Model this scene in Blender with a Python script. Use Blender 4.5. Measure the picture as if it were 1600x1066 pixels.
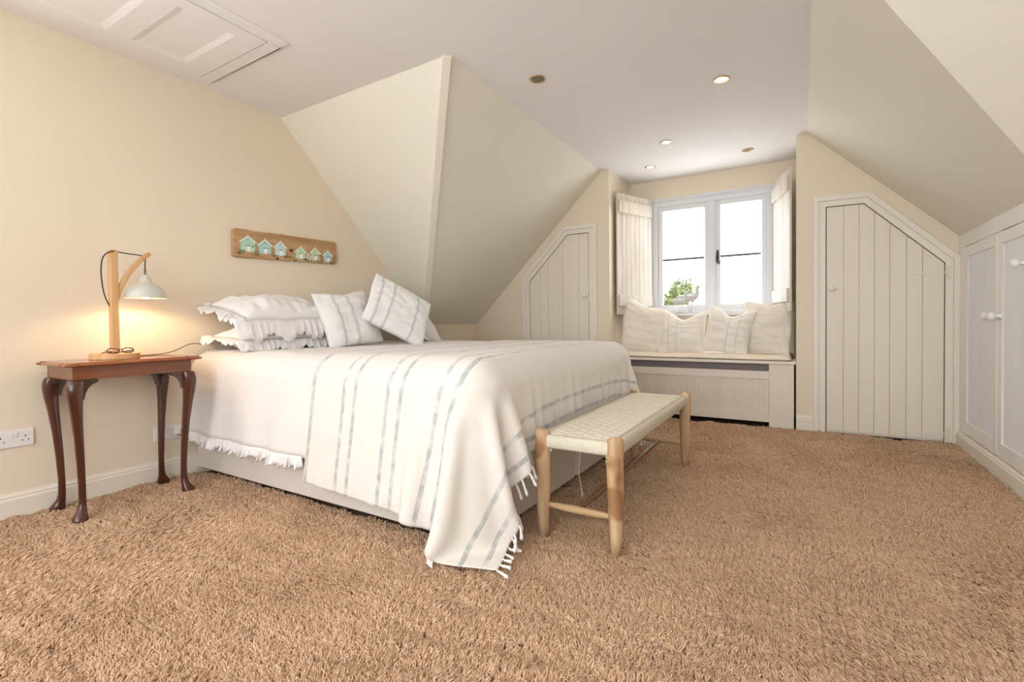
import bpy, bmesh, math, random
import numpy as np
from mathutils import Vector, Matrix, noise
R=math.radians
random.seed(7); rng=np.random.default_rng(7)
for o in list(bpy.data.objects): bpy.data.objects.remove(o)
SC=bpy.context.scene; COL=SC.collection

# ------------------------------------------------------------ camera, world, exposure
YAW,PITCH,ROLL,FPX=31.004,-1.046,-0.607,750.24
cd=bpy.data.cameras.new('camera'); cam=bpy.data.objects.new('camera',cd); COL.objects.link(cam)
cd.sensor_width=36; cd.lens=36*FPX/1600; cd.shift_y=(517.2-533)/1600; cd.clip_start=.02; cd.clip_end=200
a,b,c=R(YAW),R(PITCH),R(ROLL)
F0=Vector((-math.sin(a),math.cos(a),0));R0=Vector((math.cos(a),math.sin(a),0));U0=Vector((0,0,1))
F2=F0*math.cos(b)+U0*math.sin(b);U2=U0*math.cos(b)-F0*math.sin(b)
R3=R0*math.cos(c)+U2*math.sin(c);U3=U2*math.cos(c)-R0*math.sin(c)
m=Matrix((R3,U3,-F2)).transposed().to_4x4(); m.translation=Vector((0,0,.9)); cam.matrix_world=m
SC.camera=cam
SC.view_settings.view_transform='Standard'; SC.view_settings.look='None'
SC.view_settings.exposure=0.27; SC.view_settings.gamma=1; SC.view_settings.use_curve_mapping=False
W=bpy.data.worlds.new('sky'); SC.world=W; W.use_nodes=True
W.node_tree.nodes['Background'].inputs[0].default_value=(.93,.97,1,1)
W.node_tree.nodes['Background'].inputs[1].default_value=6.2
# daylight portals live with the windows, downlight beams with the downlights

# ------------------------------------------------------------ room numbers (metres)
XH=-3.221; XL=-1.694; XR=.044; XCL=-1.619; XCR=-.031; XC=.9675
YD=4.576; YW=5.229; YP=2.145; H=2.395; K=.99
XE=XH; DX=XL-XE; ZE=H-K*DX; YE=YP+DX; YB=-1.7; XG=2.3; ZB=-.06; YPR=2.175; YER=YPR+DX

# ------------------------------------------------------------ materials
def s2l(c): return tuple((x/12.92 if x<=.04045 else ((x+.055)/1.055)**2.4) for x in [v/255 for v in c])
def mat(name,col,rough=.6,var=0,vscale=8,bump=0,bscale=60,metal=0,spec=.5,stretch=None,col2=None,sheen=0,coat=0):
    m=bpy.data.materials.new(name); m.use_nodes=True; N=m.node_tree.nodes; L=m.node_tree.links
    P=N['Principled BSDF']; c1=s2l(col)
    P.inputs['Base Color'].default_value=(*c1,1); P.inputs['Roughness'].default_value=rough
    P.inputs['Metallic'].default_value=metal; P.inputs['Specular IOR Level'].default_value=spec
    if sheen: P.inputs['Sheen Weight'].default_value=sheen
    if coat: P.inputs['Coat Weight'].default_value=coat
    if var or bump:
        T=N.new('ShaderNodeTexCoord'); M=N.new('ShaderNodeMapping'); L.new(T.outputs['Object'],M.inputs[0])
        if stretch: M.inputs['Scale'].default_value=stretch
    if var:
        n=N.new('ShaderNodeTexNoise'); n.inputs['Scale'].default_value=vscale; n.inputs['Detail'].default_value=5
        L.new(M.outputs[0],n.inputs['Vector'])
        r=N.new('ShaderNodeValToRGB'); r.color_ramp.elements[0].position=.3; r.color_ramp.elements[1].position=.7
        c2=s2l(col2) if col2 else tuple(max(0,x*(1-var)) for x in c1)
        r.color_ramp.elements[0].color=(*c2,1); r.color_ramp.elements[1].color=(*c1,1)
        L.new(n.outputs['Fac'],r.inputs[0]); L.new(r.outputs[0],P.inputs['Base Color'])
    if bump:
        n2=N.new('ShaderNodeTexNoise'); n2.inputs['Scale'].default_value=bscale; n2.inputs['Detail'].default_value=4
        L.new(M.outputs[0],n2.inputs['Vector'])
        B=N.new('ShaderNodeBump'); B.inputs['Strength'].default_value=bump; B.inputs['Distance'].default_value=.01
        L.new(n2.outputs['Fac'],B.inputs['Height']); L.new(B.outputs[0],P.inputs['Normal'])
    return m
def wood(name,c1,c2,axis=2,scale=14,rough=.5,coat=0,bump=.15,strong=.08):
    st=[1,1,1]; st[axis]=strong
    return mat(name,c1,rough,var=1,vscale=scale,bump=bump,bscale=scale*4,stretch=st,col2=c2,coat=coat)
def emit(name,col,s):
    m=bpy.data.materials.new(name); m.use_nodes=True; N=m.node_tree.nodes; N.clear()
    e=N.new('ShaderNodeEmission'); e.inputs[0].default_value=(*s2l(col),1); e.inputs[1].default_value=s
    o=N.new('ShaderNodeOutputMaterial'); m.node_tree.links.new(e.outputs[0],o.inputs[0]); return m
def stripes(name,base,line,centers,hw,n=4,vertical=True,fade=.75,rib=900,dash=False):
    """cloth with bands of fine lines across the u coordinate (metres)"""
    m=mat(name,base,.9,sheen=.2); N=m.node_tree.nodes; L=m.node_tree.links; P=N['Principled BSDF']
    uv=N.new('ShaderNodeUVMap'); sp=N.new('ShaderNodeSeparateXYZ'); L.new(uv.outputs[0],sp.inputs[0])
    def mth(op,a,b=None):
        q=N.new('ShaderNodeMath'); q.operation=op
        for i,x in enumerate((a,b)):
            if x is None: continue
            if isinstance(x,(int,float)): q.inputs[i].default_value=x
            else: L.new(x,q.inputs[i])
        return q.outputs[0]
    u=sp.outputs[0]; v=sp.outputs[1]; tot=None
    for cc in centers:
        t=mth('LESS_THAN',mth('ABSOLUTE',mth('SUBTRACT',u,cc)),hw)
        tot=t if tot is None else mth('MAXIMUM',tot,t)
    fine=mth('GREATER_THAN',mth('SINE',mth('MULTIPLY',u,2*math.pi*n/(2*hw))),-.25)
    tot=mth('MULTIPLY',tot,mth('MULTIPLY_ADD' if 0 else 'MULTIPLY',mth('ADD',mth('MULTIPLY',fine,.75),.25),fade))
    if dash:
        nz=N.new('ShaderNodeTexNoise'); nz.inputs['Scale'].default_value=22; L.new(uv.outputs[0],nz.inputs['Vector'])
        tot=mth('MULTIPLY',tot,mth('MINIMUM',mth('ADD',mth('MULTIPLY',nz.outputs['Fac'],2.6),-.65),1.0))
    mx=N.new('ShaderNodeMix'); mx.data_type='RGBA'
    mx.inputs['A'].default_value=(*s2l(base),1); mx.inputs['B'].default_value=(*s2l(line),1)
    L.new(tot,mx.inputs['Factor']); L.new(mx.outputs['Result'],P.inputs['Base Color'])
    h=mth('ADD',mth('SINE',mth('MULTIPLY',v,rib)),mth('MULTIPLY',mth('SINE',mth('MULTIPLY',u,rib*.7)),.5))
    nz2=N.new('ShaderNodeTexNoise'); nz2.inputs['Scale'].default_value=35; nz2.inputs['Detail'].default_value=5; L.new(uv.outputs[0],nz2.inputs['Vector'])
    h=mth('ADD',mth('MULTIPLY',h,.12),mth('MULTIPLY',nz2.outputs['Fac'],1.2))
    B=N.new('ShaderNodeBump'); B.inputs['Strength'].default_value=.35; B.inputs['Distance'].default_value=.006
    L.new(h,B.inputs['Height']); L.new(B.outputs[0],P.inputs['Normal'])
    return m
M=dict(
 wall=mat('cream_paint',(234,220,198),.85,bump=.05,bscale=120),
 ceil=mat('white_ceiling_paint',(245,241,238),.9,bump=.06,bscale=60),
 slope=mat('pale_cream_paint',(236,230,214),.88,bump=.05,bscale=90),
 trim=mat('cream_gloss_trim',(236,228,214),.45,bump=.03,bscale=30),
 door=mat('cream_door_paint',(236,225,209),.5,var=.05,vscale=6,bump=.05,bscale=50,stretch=(1,1,.1)),
 white=mat('white_eggshell',(244,240,234),.4,var=.05,vscale=8,bump=.04,bscale=40,stretch=(1,1,.1)),
 winframe=mat('white_window_paint',(226,227,230),.3),
 wash=mat('whitewashed_pine',(226,219,208),.55,var=.12,vscale=14,bump=.15,bscale=50,stretch=(1,1,.12),col2=(204,190,174)),
 carpet=mat('tan_wool_backing',(112,80,54),1,var=.3,vscale=40),
 divan=mat('pale_divan_fabric',(214,203,192),.85,bump=.1,bscale=300),
 black=mat('black_plastic',(22,20,20),.5),
 dark=mat('dark_timber_gap_shade',(58,42,32),.9),
 grille=mat('grey_slot_metal',(128,116,116),.6),
 mahog=wood('mahogany',(92,44,22),(46,18,9),axis=2,scale=16,rough=.28,coat=.5,bump=.05),
 mahogtop=wood('mahogany_top',(164,96,54),(112,54,28),axis=1,scale=16,rough=.25,coat=.5,bump=.05),
 ash=wood('pale_ash',(222,180,128),(200,152,100),axis=2,scale=18,rough=.5,bump=.05),
 teak=wood('weathered_teak',(216,188,150),(176,138,98),axis=2,scale=26,rough=.6,bump=.3,strong=.12),
 teakdark=wood('brown_teak',(150,104,66),(96,62,38),axis=1,scale=26,rough=.4,bump=.2,strong=.12),
 cord=mat('cream_cord',(228,219,200),.85,var=.12,vscale=90,bump=.3,bscale=260),
 shade=mat('pale_grey_enamel',(205,206,196),.15,coat=.6),
 shadein=mat('white_enamel_inside',(250,246,236),.5),
 cable=mat('black_twisted_flex',(34,26,24),.6),
 chrome=mat('chrome',(190,188,184),.25,metal=1),
 lead=mat('grey_glazing_bar',(128,130,136),.6),
 iron=mat('black_iron',(35,33,34),.5,metal=.6),
 socket=mat('white_socket_plastic',(236,232,230),.35),
 brass=mat('brass_ring',(196,168,120),.35,metal=.8),
 linen=mat('white_linen',(238,235,233),.92,bump=.25,bscale=45,sheen=.2),
 frill=mat('white_cotton_frill',(233,229,227),.92,bump=.2,bscale=60),
 seatpad=mat('cream_seat_pad',(244,232,212),.9,bump=.15,bscale=50),
 tort=mat('tortoiseshell',(92,40,20),.2,var=.6,vscale=80,coat=.5),
 drift=wood('driftwood',(200,164,120),(168,126,84),axis=1,scale=20,rough=.8,bump=.3,strong=.1),
 bird=mat('grey_carved_wood',(206,203,201),.7,bump=.1,bscale=60),
 wire=mat('pale_wire',(170,178,178),.4,metal=.6),
 leaf=mat('leaf_green',(78,94,26),.7,var=.5,vscale=3),
 bark=mat('bark',(96,84,66),.9,bump=.5,bscale=30),
)
gl=bpy.data.materials.new('window_glass'); gl.use_nodes=True; _N=gl.node_tree.nodes; _N.clear()
_t=_N.new('ShaderNodeBsdfTransparent'); _g=_N.new('ShaderNodeBsdfGlossy'); _g.inputs['Roughness'].default_value=.02
_x=_N.new('ShaderNodeMixShader'); _x.inputs[0].default_value=.05; _o=_N.new('ShaderNodeOutputMaterial')
gl.node_tree.links.new(_t.outputs[0],_x.inputs[1]); gl.node_tree.links.new(_g.outputs[0],_x.inputs[2]); gl.node_tree.links.new(_x.outputs[0],_o.inputs[0]); M['glass']=gl

# ------------------------------------------------------------ mesh helpers
class MB:
    def __init__(s): s.v=[];s.f=[];s.uv=None
    def add(s,vs,fs,T=None):
        n=len(s.v)
        for v in vs:
            v=Vector(v); s.v.append(tuple(T@v) if T is not None else tuple(v))
        s.f+= [tuple(i+n for i in f) for f in fs]; return s
    def box(s,x0,x1,y0,y1,z0,z1,T=None):
        vs=[(x0,y0,z0),(x1,y0,z0),(x1,y1,z0),(x0,y1,z0),(x0,y0,z1),(x1,y0,z1),(x1,y1,z1),(x0,y1,z1)]
        return s.add(vs,[(0,3,2,1),(4,5,6,7),(0,1,5,4),(1,2,6,5),(2,3,7,6),(3,0,4,7)],T)
    def prism(s,pts,off):
        n=len(pts); P=[Vector(p) for p in pts]; off=Vector(off)
        s.add(P+[p+off for p in P],[tuple(range(n)),tuple(range(2*n-1,n-1,-1))]+[(i,i+n,(i+1)%n+n,(i+1)%n) for i in range(n)])
        return s
    def lathe(s,prof,T=None,n=24,closed=True):
        vs=[];fs=[]
        for r,z in prof:
            for k in range(n):
                t=2*math.pi*k/n; vs.append((r*math.cos(t),r*math.sin(t),z))
        for i in range(len(prof)-1):
            for k in range(n):
                a=i*n+k;b=i*n+(k+1)%n; fs.append((a,b,b+n,a+n))
        if closed:
            fs.append(tuple(range(n-1,-1,-1))); fs.append(tuple(range((len(prof)-1)*n,len(prof)*n)))
        return s.add(vs,fs,T)
    def tube(s,pts,r,n=8,caps=True,sq=None):
        P=[Vector(p) for p in pts]; rs=r if hasattr(r,'__len__') else [r]*len(P)
        vs=[];fs=[];up=None
        for i,p in enumerate(P):
            t=(P[min(i+1,len(P)-1)]-P[max(i-1,0)]).normalized()
            if up is None:
                up=Vector((0,0,1)) if abs(t.z)<.9 else Vector((1,0,0))
            x=(up-t*up.dot(t)).normalized(); y=t.cross(x); up=x
            for k in range(n):
                q=2*math.pi*k/n+ (math.pi/4 if n==4 else 0)
                vs.append(p+(x*math.cos(q)+y*math.sin(q))*rs[i])
        for i in range(len(P)-1):
            for k in range(n):
                a=i*n+k;b=i*n+(k+1)%n; fs.append((a,b,b+n,a+n))
        if caps: fs.append(tuple(range(n-1,-1,-1))); fs.append(tuple(range((len(P)-1)*n,len(P)*n)))
        return s.add(vs,fs)
    def sphere(s,c,r,sc=(1,1,1),n=12,T=None):
        prof=[(max(1e-4,r*math.sin(math.pi*i/n)),-r*math.cos(math.pi*i/n)) for i in range(n+1)]
        TT=Matrix.Translation(c)@Matrix.Diagonal((*sc,1)); 
        if T is not None: TT=T@TT
        return s.lathe(prof,TT,n=2*n)
    def build(s,name,mat,parent=None,smooth=False,bevel=0,subd=0,origin=None):
        me=bpy.data.meshes.new(name); me.from_pydata(s.v,[],s.f); me.validate()
        bm=bmesh.new(); bm.from_mesh(me); bmesh.ops.remove_doubles(bm,verts=bm.verts,dist=1e-6) if s.uv is None else None
        bmesh.ops.recalc_face_normals(bm,faces=bm.faces); bm.to_mesh(me); bm.free()
        if s.uv is not None:
            ul=me.uv_layers.new(name='UVMap')
            li=np.zeros(len(me.loops),int); me.loops.foreach_get('vertex_index',li)
            ul.data.foreach_set('uv',np.asarray(s.uv,float)[li].ravel())
        if smooth:
            for p in me.polygons: p.use_smooth=True
        o=bpy.data.objects.new(name,me); COL.objects.link(o); me.materials.append(mat)
        if origin is not None:
            me.transform(Matrix.Translation(-Vector(origin))); o.location=origin
        if bevel:
            d=o.modifiers.new('bevel','BEVEL'); d.width=bevel; d.segments=2; d.limit_method='ANGLE'; d.angle_limit=R(40)
        if subd:
            d=o.modifiers.new('sub','SUBSURF'); d.levels=subd; d.render_levels=subd
        if parent is not None:
            o.parent=parent; o.matrix_parent_inverse=Matrix.Translation(-Vector(parent.location)) if parent.parent is None else (Matrix.Translation(-Vector(parent.matrix_local.translation if False else wloc(parent))))
        return o
def wloc(o):
    l=Vector(o.location)
    while o.parent is not None:
        l=l+o.matrix_parent_inverse.translation; o=o.parent; l=l+Vector(o.location)
    return l
def thing(name,label,cat,loc=(0,0,0),group=None):
    o=bpy.data.objects.new(name,None); COL.objects.link(o); o.location=loc; o.empty_display_size=.1
    o['label']=label; o['category']=cat
    if group:o['group']=group
    return o
def tag(o,label,cat,group=None,kind=None):
    o['label']=label;o['category']=cat
    if group:o['group']=group
    if kind:o['kind']=kind
    return o
def struct(o): o['kind']='structure'; return o
def sub(o,label): o['label']=label; return o

# ------------------------------------------------------------ room shell
struct(MB().box(XH-.1,XG+.1,YB-.1,YD+.75,-.12,-.022).build('floor',M['carpet']))
mb=MB(); T_=.08
mb.prism([(XH,YB,H),(XG,YB,H),(XG,YPR,H),(XR,YPR,H),(XR,YW,H),(XL,YW,H),(XL,YP,H),(XH,YP,H)],(0,0,T_))
struct(mb.build('ceiling',M['ceil']))
nL=Vector((-K,0,1)).normalized()*T_; nF=Vector((0,K,1)).normalized()*T_; nR=Vector((K,0,1)).normalized()*T_
struct(MB().prism([(XH,YP,H),(XL,YP,H),(XE,YE,ZE)],nF).build('wall_slope_behind_bed',M['slope']))
struct(MB().prism([(XL,YP,H),(XL,YD+.1,H),(XE,YD+.1,ZE),(XE,YE,ZE)],nL).build('wall_slope_left',M['slope']))
xr2=XR+DX
struct(MB().prism([(XR,YPR,H),(XR,YD+.1,H),(xr2,YD+.1,ZE),(xr2,YER,ZE)],nR).build('wall_slope_right',M['slope']))
struct(MB().prism([(XR,YPR,H),(xr2,YER,ZE),(XG,YER,ZE),(XG,YPR,H)],nF).build('wall_slope_far_right',M['slope']))
sy0,sy1,sz0,sz1=-1.45,.15,.75,2.15
mb=MB().prism([(XH,sy1,ZB),(XH,sy1,H),(XH,YP,H),(XH,YE,ZE),(XH,YD,ZE),(XH,YD,ZB)],(-.1,0,0))
mb.box(XH-.1,XH,YB,sy0,ZB,H).box(XH-.1,XH,sy0,sy1,ZB,sz0).box(XH-.1,XH,sy0,sy1,sz1,H)
struct(mb.build('wall_left',M['wall']))
mb=MB()
for i in range(3):
    y=sy0+(sy1-sy0)*i/2; mb.box(XH-.08,XH-.02,y-.03,y+.03,sz0,sz1)
mb.box(XH-.081,XH-.019,sy0,sy1,sz0,sz0+.05).box(XH-.081,XH-.019,sy0,sy1,sz1-.05,sz1)
o=struct(mb.build('fill_window_left',M['winframe']))  # unseen window, added to light the cupboards and the room
MB().box(XH-.055,XH-.05,sy0,sy1,sz0,sz1).build('pane',M['glass'],o)
struct(MB().prism([(XG,YB,ZB),(XG,YB,H),(XG,YPR,H),(XG,YER,ZE),(XG,YER,ZB)],(.1,0,0)).build('wall_right',M['wall']))
struct(MB().prism([(xr2,YER,ZB),(XG,YER,ZB),(XG,YER,ZE),(xr2,YER,ZE)],(0,.1,0)).build('wall_knee_right',M['wall']))
# back wall; wide unseen window added behind the camera for more light
mb=MB(); wb0,wb1,wz0,wz1=-2.3,1.5,.55,2.2
mb.box(XH,wb0,YB-.1,YB,ZB,H).box(wb1,XG,YB-.1,YB,ZB,H).box(wb0,wb1,YB-.1,YB,ZB,wz0).box(wb0,wb1,YB-.1,YB,wz1,H)
struct(mb.build('wall_back',M['wall']))
mb=MB()
for i in range(5):
    x=wb0+(wb1-wb0)*i/4; mb.box(x-.03,x+.03,YB-.08,YB-.02,wz0,wz1)
mb.box(wb0,wb1,YB-.081,YB-.019,wz0,wz0+.05).box(wb0,wb1,YB-.081,YB-.019,wz1-.05,wz1)
o=struct(mb.build('fill_window_back',M['winframe']))
MB().box(wb0,wb1,YB-.055,YB-.05,wz0,wz1).build('pane',M['glass'],o)
struct(MB().box(XC+.001,XG,YE-.62+.002,YE-.54,ZB,H-K*(YE-.62-YPR)-.002).build('wall_return_right',M['wall']))
# wall with the two eaves doors (notches for the doors)
DL=[(-2.516,1.339),(-2.065,1.798),(-1.830,1.796)]   # door outline of left eaves door
DR=[(.172,1.787),(.418,1.784),(.892,1.293)]
def wallpoly(pts,name,m):
    return struct(MB().prism([(x,YD,z) for x,z in pts],(0,.1,0)).build(name,m))
wallpoly([(XH,ZB),(XH,ZE),(XL,H),(XCL,H),(XCL,ZB),(DL[2][0],ZB),DL[2],DL[1],DL[0],(DL[0][0],ZB)],'wall_far_left',M['wall'])
zc=H-K*(XC+.5-XR)
wallpoly([(XCR,ZB),(XCR,H),(XR,H),(XC+.5,zc),(XC+.5,ZB),(DR[2][0],ZB),DR[2],DR[1],DR[0],(DR[0][0],ZB)],'wall_far_right',M['wall'])
struct(MB().box(XCL-.1,XCL,YD+.1,YW+.1,ZB,H).build('wall_dormer_left',M['wall']))
struct(MB().box(XCR,XCR+.1,YD+.1,YW+.1,ZB,H).build('wall_dormer_right',M['wall']))
wx0,wx1,wzb,wzt=-1.36,-.225,.975,2.155
mb=MB().box(XCL,wx0,YW,YW+.12,ZB,H).box(wx1,XCR,YW,YW+.12,ZB,H).box(wx0,wx1,YW,YW+.12,ZB,wzb).box(wx0,wx1,YW,YW+.12,wzt,H)
struct(mb.build('wall_window',M['wall']))
# hip cover strips
def hip(x0,sx,name):
    p0=Vector((x0,YP,H)); p1=Vector((x0+sx*DX,YE,ZE)); d=(p1-p0).normalized()
    side=Vector((1,sx,0)).normalized() if sx>0 else Vector((1,1,0)).normalized()
    side=Vector((1,-sx*1.0,0)).normalized() if False else Vector((1,1,0)).normalized() if sx<0 else Vector((1,-1,0)).normalized()
    n=d.cross(side).normalized(); 
    if n.z>0:n=-n
    w=.026
    pts=[p0-side*w,p0+side*w,p1+side*w,p1-side*w]
    return struct(MB().prism([p+n*.012 for p in pts],-n*.03).build(name,M['trim'],bevel=.004))
hip(XL,-1,'trim_1')
# skirting
def skirt(name,p0,p1,nrm,h=.112):
    prof=[(0,-.02),(.018,-.02),(.018,h*.72),(.013,h*.78),(.014,h*.86),(.006,h*.93),(.005,h),(0,h)]
    p0=Vector(p0);p1=Vector(p1);n=Vector(nrm)
    mb=MB(); mb.prism([p0+n*a+Vector((0,0,b)) for a,b in prof],p1-p0)
    return struct(mb.build(name,M['trim']))
skirt('baseboard_left',(XH,YB,0),(XH,YD,0),(1,0,0))
skirt('baseboard_far_right',(XCR,YD,0),(.098,YD,0),(0,-1,0))
skirt('baseboard_far_left',(-1.74,YD,0),(XCL,YD,0),(0,-1,0))
skirt('baseboard_knee_left',(XH+.02,YD,0),(-2.6,YD,0),(0,-1,0))
skirt('baseboard_back',(XH,YB,0),(XG,YB,0),(0,1,0))
skirt('baseboard_right',(XG,YB,0),(XG,YE,0),(-1,0,0))

# ------------------------------------------------------------ eaves doors
def offs(poly,d,bot):
    """offset an open outline (door) outwards by d; poly from bottom-left over the top to bottom-right"""
    out=[]
    P=[Vector(p) for p in poly]
    for i,p in enumerate(P):
        if i==0: t=(P[1]-P[0]).normalized(); n=Vector((-t.y,t.x)); out.append(p+n*d); continue
        if i==len(P)-1: t=(P[-1]-P[-2]).normalized(); n=Vector((-t.y,t.x)); out.append(p+n*d); continue
        t1=(P[i]-P[i-1]).normalized();t2=(P[i+1]-P[i]).normalized()
        n1=Vector((-t1.y,t1.x));n2=Vector((-t2.y,t2.x)); bsc=(n1+n2).normalized(); out.append(p+bsc*(d/bsc.dot(n1)))
    return [tuple(q) for q in out]
def eaves_door(idx,outline,xs,knob,hinge_side,hz,label_parts):
    x0,x1=outline[0][0],outline[-1][0]
    open_=[(x0,0)]+[p for p in outline]+[(x1,0)] if outline[0][1]>0 else outline
    gap=.006
    slab=offs(open_,-gap,0); slab=[(max(x,x0+gap) if i==0 else x,z) for i,(x,z) in enumerate(slab)]
    slab[0]=(slab[0][0],-.004); slab[-1]=(slab[-1][0],-.004)
    d=struct(MB().prism([(x,YD+.004,z) for x,z in slab],(0,.03,0)).build('door_%d'%idx,M['door']))
    d['label']=label_parts
    # boards in front: planks with v grooves
    def top(x):
        for (xa,za),(xb,zb) in zip(slab[1:-1],slab[2:-1]):
            if xa<=x<=xb: return za+(zb-za)*(x-xa)/(xb-xa)
        return slab[1][1] if x<slab[1][0]+1e-6 else slab[-2][1]
    edges=[slab[0][0]]+list(xs)+[slab[-1][0]]
    mb=MB()
    for a_,b_ in zip(edges[:-1],edges[1:]):
        a2=a_+(.001 if a_!=edges[0] else 0); b2=b_-(.001 if b_!=edges[-1] else 0)
        mid=[p for p in slab[1:-1] if a2<p[0]<b2]
        pts=[(a2,.012),(a2,top(a2))]+mid+[(b2,top(b2)),(b2,.012)]
        mb.prism([(x,YD-.008,z) for x,z in pts],(0,.011,0))
    mb.build('boards',M['door'],d,bevel=.0012)
    # architrave in two steps
    for w0,w1,dep,nm in ((.0,.045,.016,'door_frame'),(.045,.085,.024,'architrave')):
        inn=offs(open_,w0,0);outr=offs(open_,w1,0)
        mb=MB(); n=len(inn)
        for i in range(n-1):
            q=[(x,z-.02 if z<.02 else z) for x,z in (inn[i],outr[i],outr[i+1],inn[i+1])]
            mb.prism([(x,YD-dep,z) for x,z in q],(0,dep+.001,0))
        fr=mb.build(nm,M['trim'],d,bevel=.003)
    MB().prism([(x,YD+.10,z-(.04 if z<.05 else 0)) for x,z in offs(open_,.02,0)],(0,.03,0)).build('cupboard_backing',M['dark'],d)
    # knob
    T=Matrix.Translation((knob[0],YD-.006,knob[1]))@Matrix.Rotation(R(90),4,'X')
    MB().lathe([(.010,0),(.009,.012),(.018,.018),(.023,.028),(.022,.036),(.014,.043),(.002,.045)],T,n=24).build('door_knob',M['white'],d,smooth=True)
    # strap hinges
    for z in hz:
        s=hinge_side; xh=x1 if s>0 else x0
        mb=MB(); L=.20
        n=10
        pts=[(xh-s*.004,z-.012)]+[(xh-s*(L*k/n),z-.012*(1-.75*k/n)) for k in range(1,n+1)]+[(xh-s*(L*k/n),z+.012*(1-.75*k/n)) for k in range(n,0,-1)]+[(xh-s*.004,z+.012)]
        mb.prism([(x,YD-.012,zz) for x,zz in pts],(0,.004,0))
        mb.box(min(xh+s*.006,xh+s*.028),max(xh+s*.006,xh+s*.028),YD-.021,YD-.015,z-.05,z+.05)
        mb.tube([(xh+s*.002,YD-.02,z-.018),(xh+s*.002,YD-.02,z+.018)],.006,n=10)
        for zz in (-.035,0,.035): mb.sphere((xh+s*.018,YD-.021,z+zz),.004,n=5)
        mb.build('strap_hinge',M['door'],d)
    return d
eaves_door(1,DL,[-2.384,-2.292,-2.121,-1.942],(-1.875,1.156),-1,(1.24,.25),'cream planked eaves door with sloping left corner beyond the bed')
eaves_door(2,DR,[.289,.387,.483,.576,.674,.766],(.212,1.14),1,(1.225,.055),'cream planked eaves door with sloping right corner beside the cupboards')

# ------------------------------------------------------------ window
w=struct(MB().box(wx0-.0,wx0+.055,YW-.012,YW+.06,wzb,wzt).box(wx1-.055,wx1,YW-.012,YW+.06,wzb,wzt)
   .box(wx0+.055,wx1-.055,YW-.012,YW+.06,wzt-.05,wzt).box(wx0+.055,wx1-.055,YW-.012,YW+.06,wzb,wzb+.04)
   .box(-.800,-.735,YW-.012,YW+.06,wzb+.04,wzt-.05).build('window_1',M['winframe'],bevel=.004))
mb=MB()
for q0,q1,z0,z1 in ((wx0-.035,wx0,wzb,wzt+.035),(wx1,wx1+.035,wzb,wzt+.035)): mb.box(q0,q1,YW-.018,YW,z0,z1)
mb.box(wx0,wx1,YW-.018,YW,wzt,wzt+.035); mb.box(wx0-.02,wx1+.02,YW-.026,YW-.018,wzt+.012,wzt+.026)
mb.build('window_trim',M['winframe'],w,bevel=.003)
for (x0,x1) in ((-1.305,-.800),(-.735,-.28)):
    s=MB(); e=.047
    s.box(x0,x0+e,YW-.002,YW+.045,wzb+.04,wzt-.05).box(x1-e+.008,x1,YW-.002,YW+.045,wzb+.04,wzt-.05)
    s.box(x0+e,x1-e+.008,YW-.002,YW+.045,wzb+.04,wzb+.085).box(x0+e,x1-e+.008,YW-.002,YW+.045,wzt-.10,wzt-.05)
    so=s.build('casement',M['winframe'],w,bevel=.003)
    MB().box(x0+e,x1-e,YW+.01,YW+.034,1.530,1.554).build('glazing_bar',M['lead'],so,bevel=.003)
    MB().box(x0+e,x1-e+.008,YW+.02,YW+.024,wzb+.085,wzt-.10).build('pane',M['glass'],so)
# casement fastener
mb=MB().box(-.722,-.706,YW-.012,YW-.002,1.49,1.60)
mb.tube([(-.714,YW-.015,1.59),(-.714,YW-.03,1.60),(-.716,YW-.035,1.56),(-.720,YW-.035,1.50),(-.712,YW-.035,1.465),(-.698,YW-.035,1.462),(-.692,YW-.035,1.478),(-.70,YW-.035,1.49)],.006,n=8)
mb.build('casement_fastener',M['iron'],w,smooth=False)
MB().box(XCL+.002,XCR-.002,YW-.075,YW-.0005,.945,.973).build('window_sill',M['winframe'],w,bevel=.006)
# portals
def portal(loc,rot,sx,sy):
    l=bpy.data.lights.new('daylight_portal','AREA'); l.shape='RECTANGLE'; l.size=sx; l.size_y=sy; l.cycles.is_portal=True
    o=bpy.data.objects.new('daylight_portal',l); COL.objects.link(o); o.location=loc; o.rotation_euler=rot
portal(((wx0+wx1)/2,YW+.1,(wzb+wzt)/2),(R(-90),0,0),wx1-wx0,wzt-wzb)
portal((XH-.09,(sy0+sy1)/2,(sz0+sz1)/2),(R(90),0,R(-90)),sy1-sy0,sz1-sz0)
portal(((wb0+wb1)/2,YB-.09,(wz0+wz1)/2),(R(90),0,0),wb1-wb0,wz1-wz0)

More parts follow.
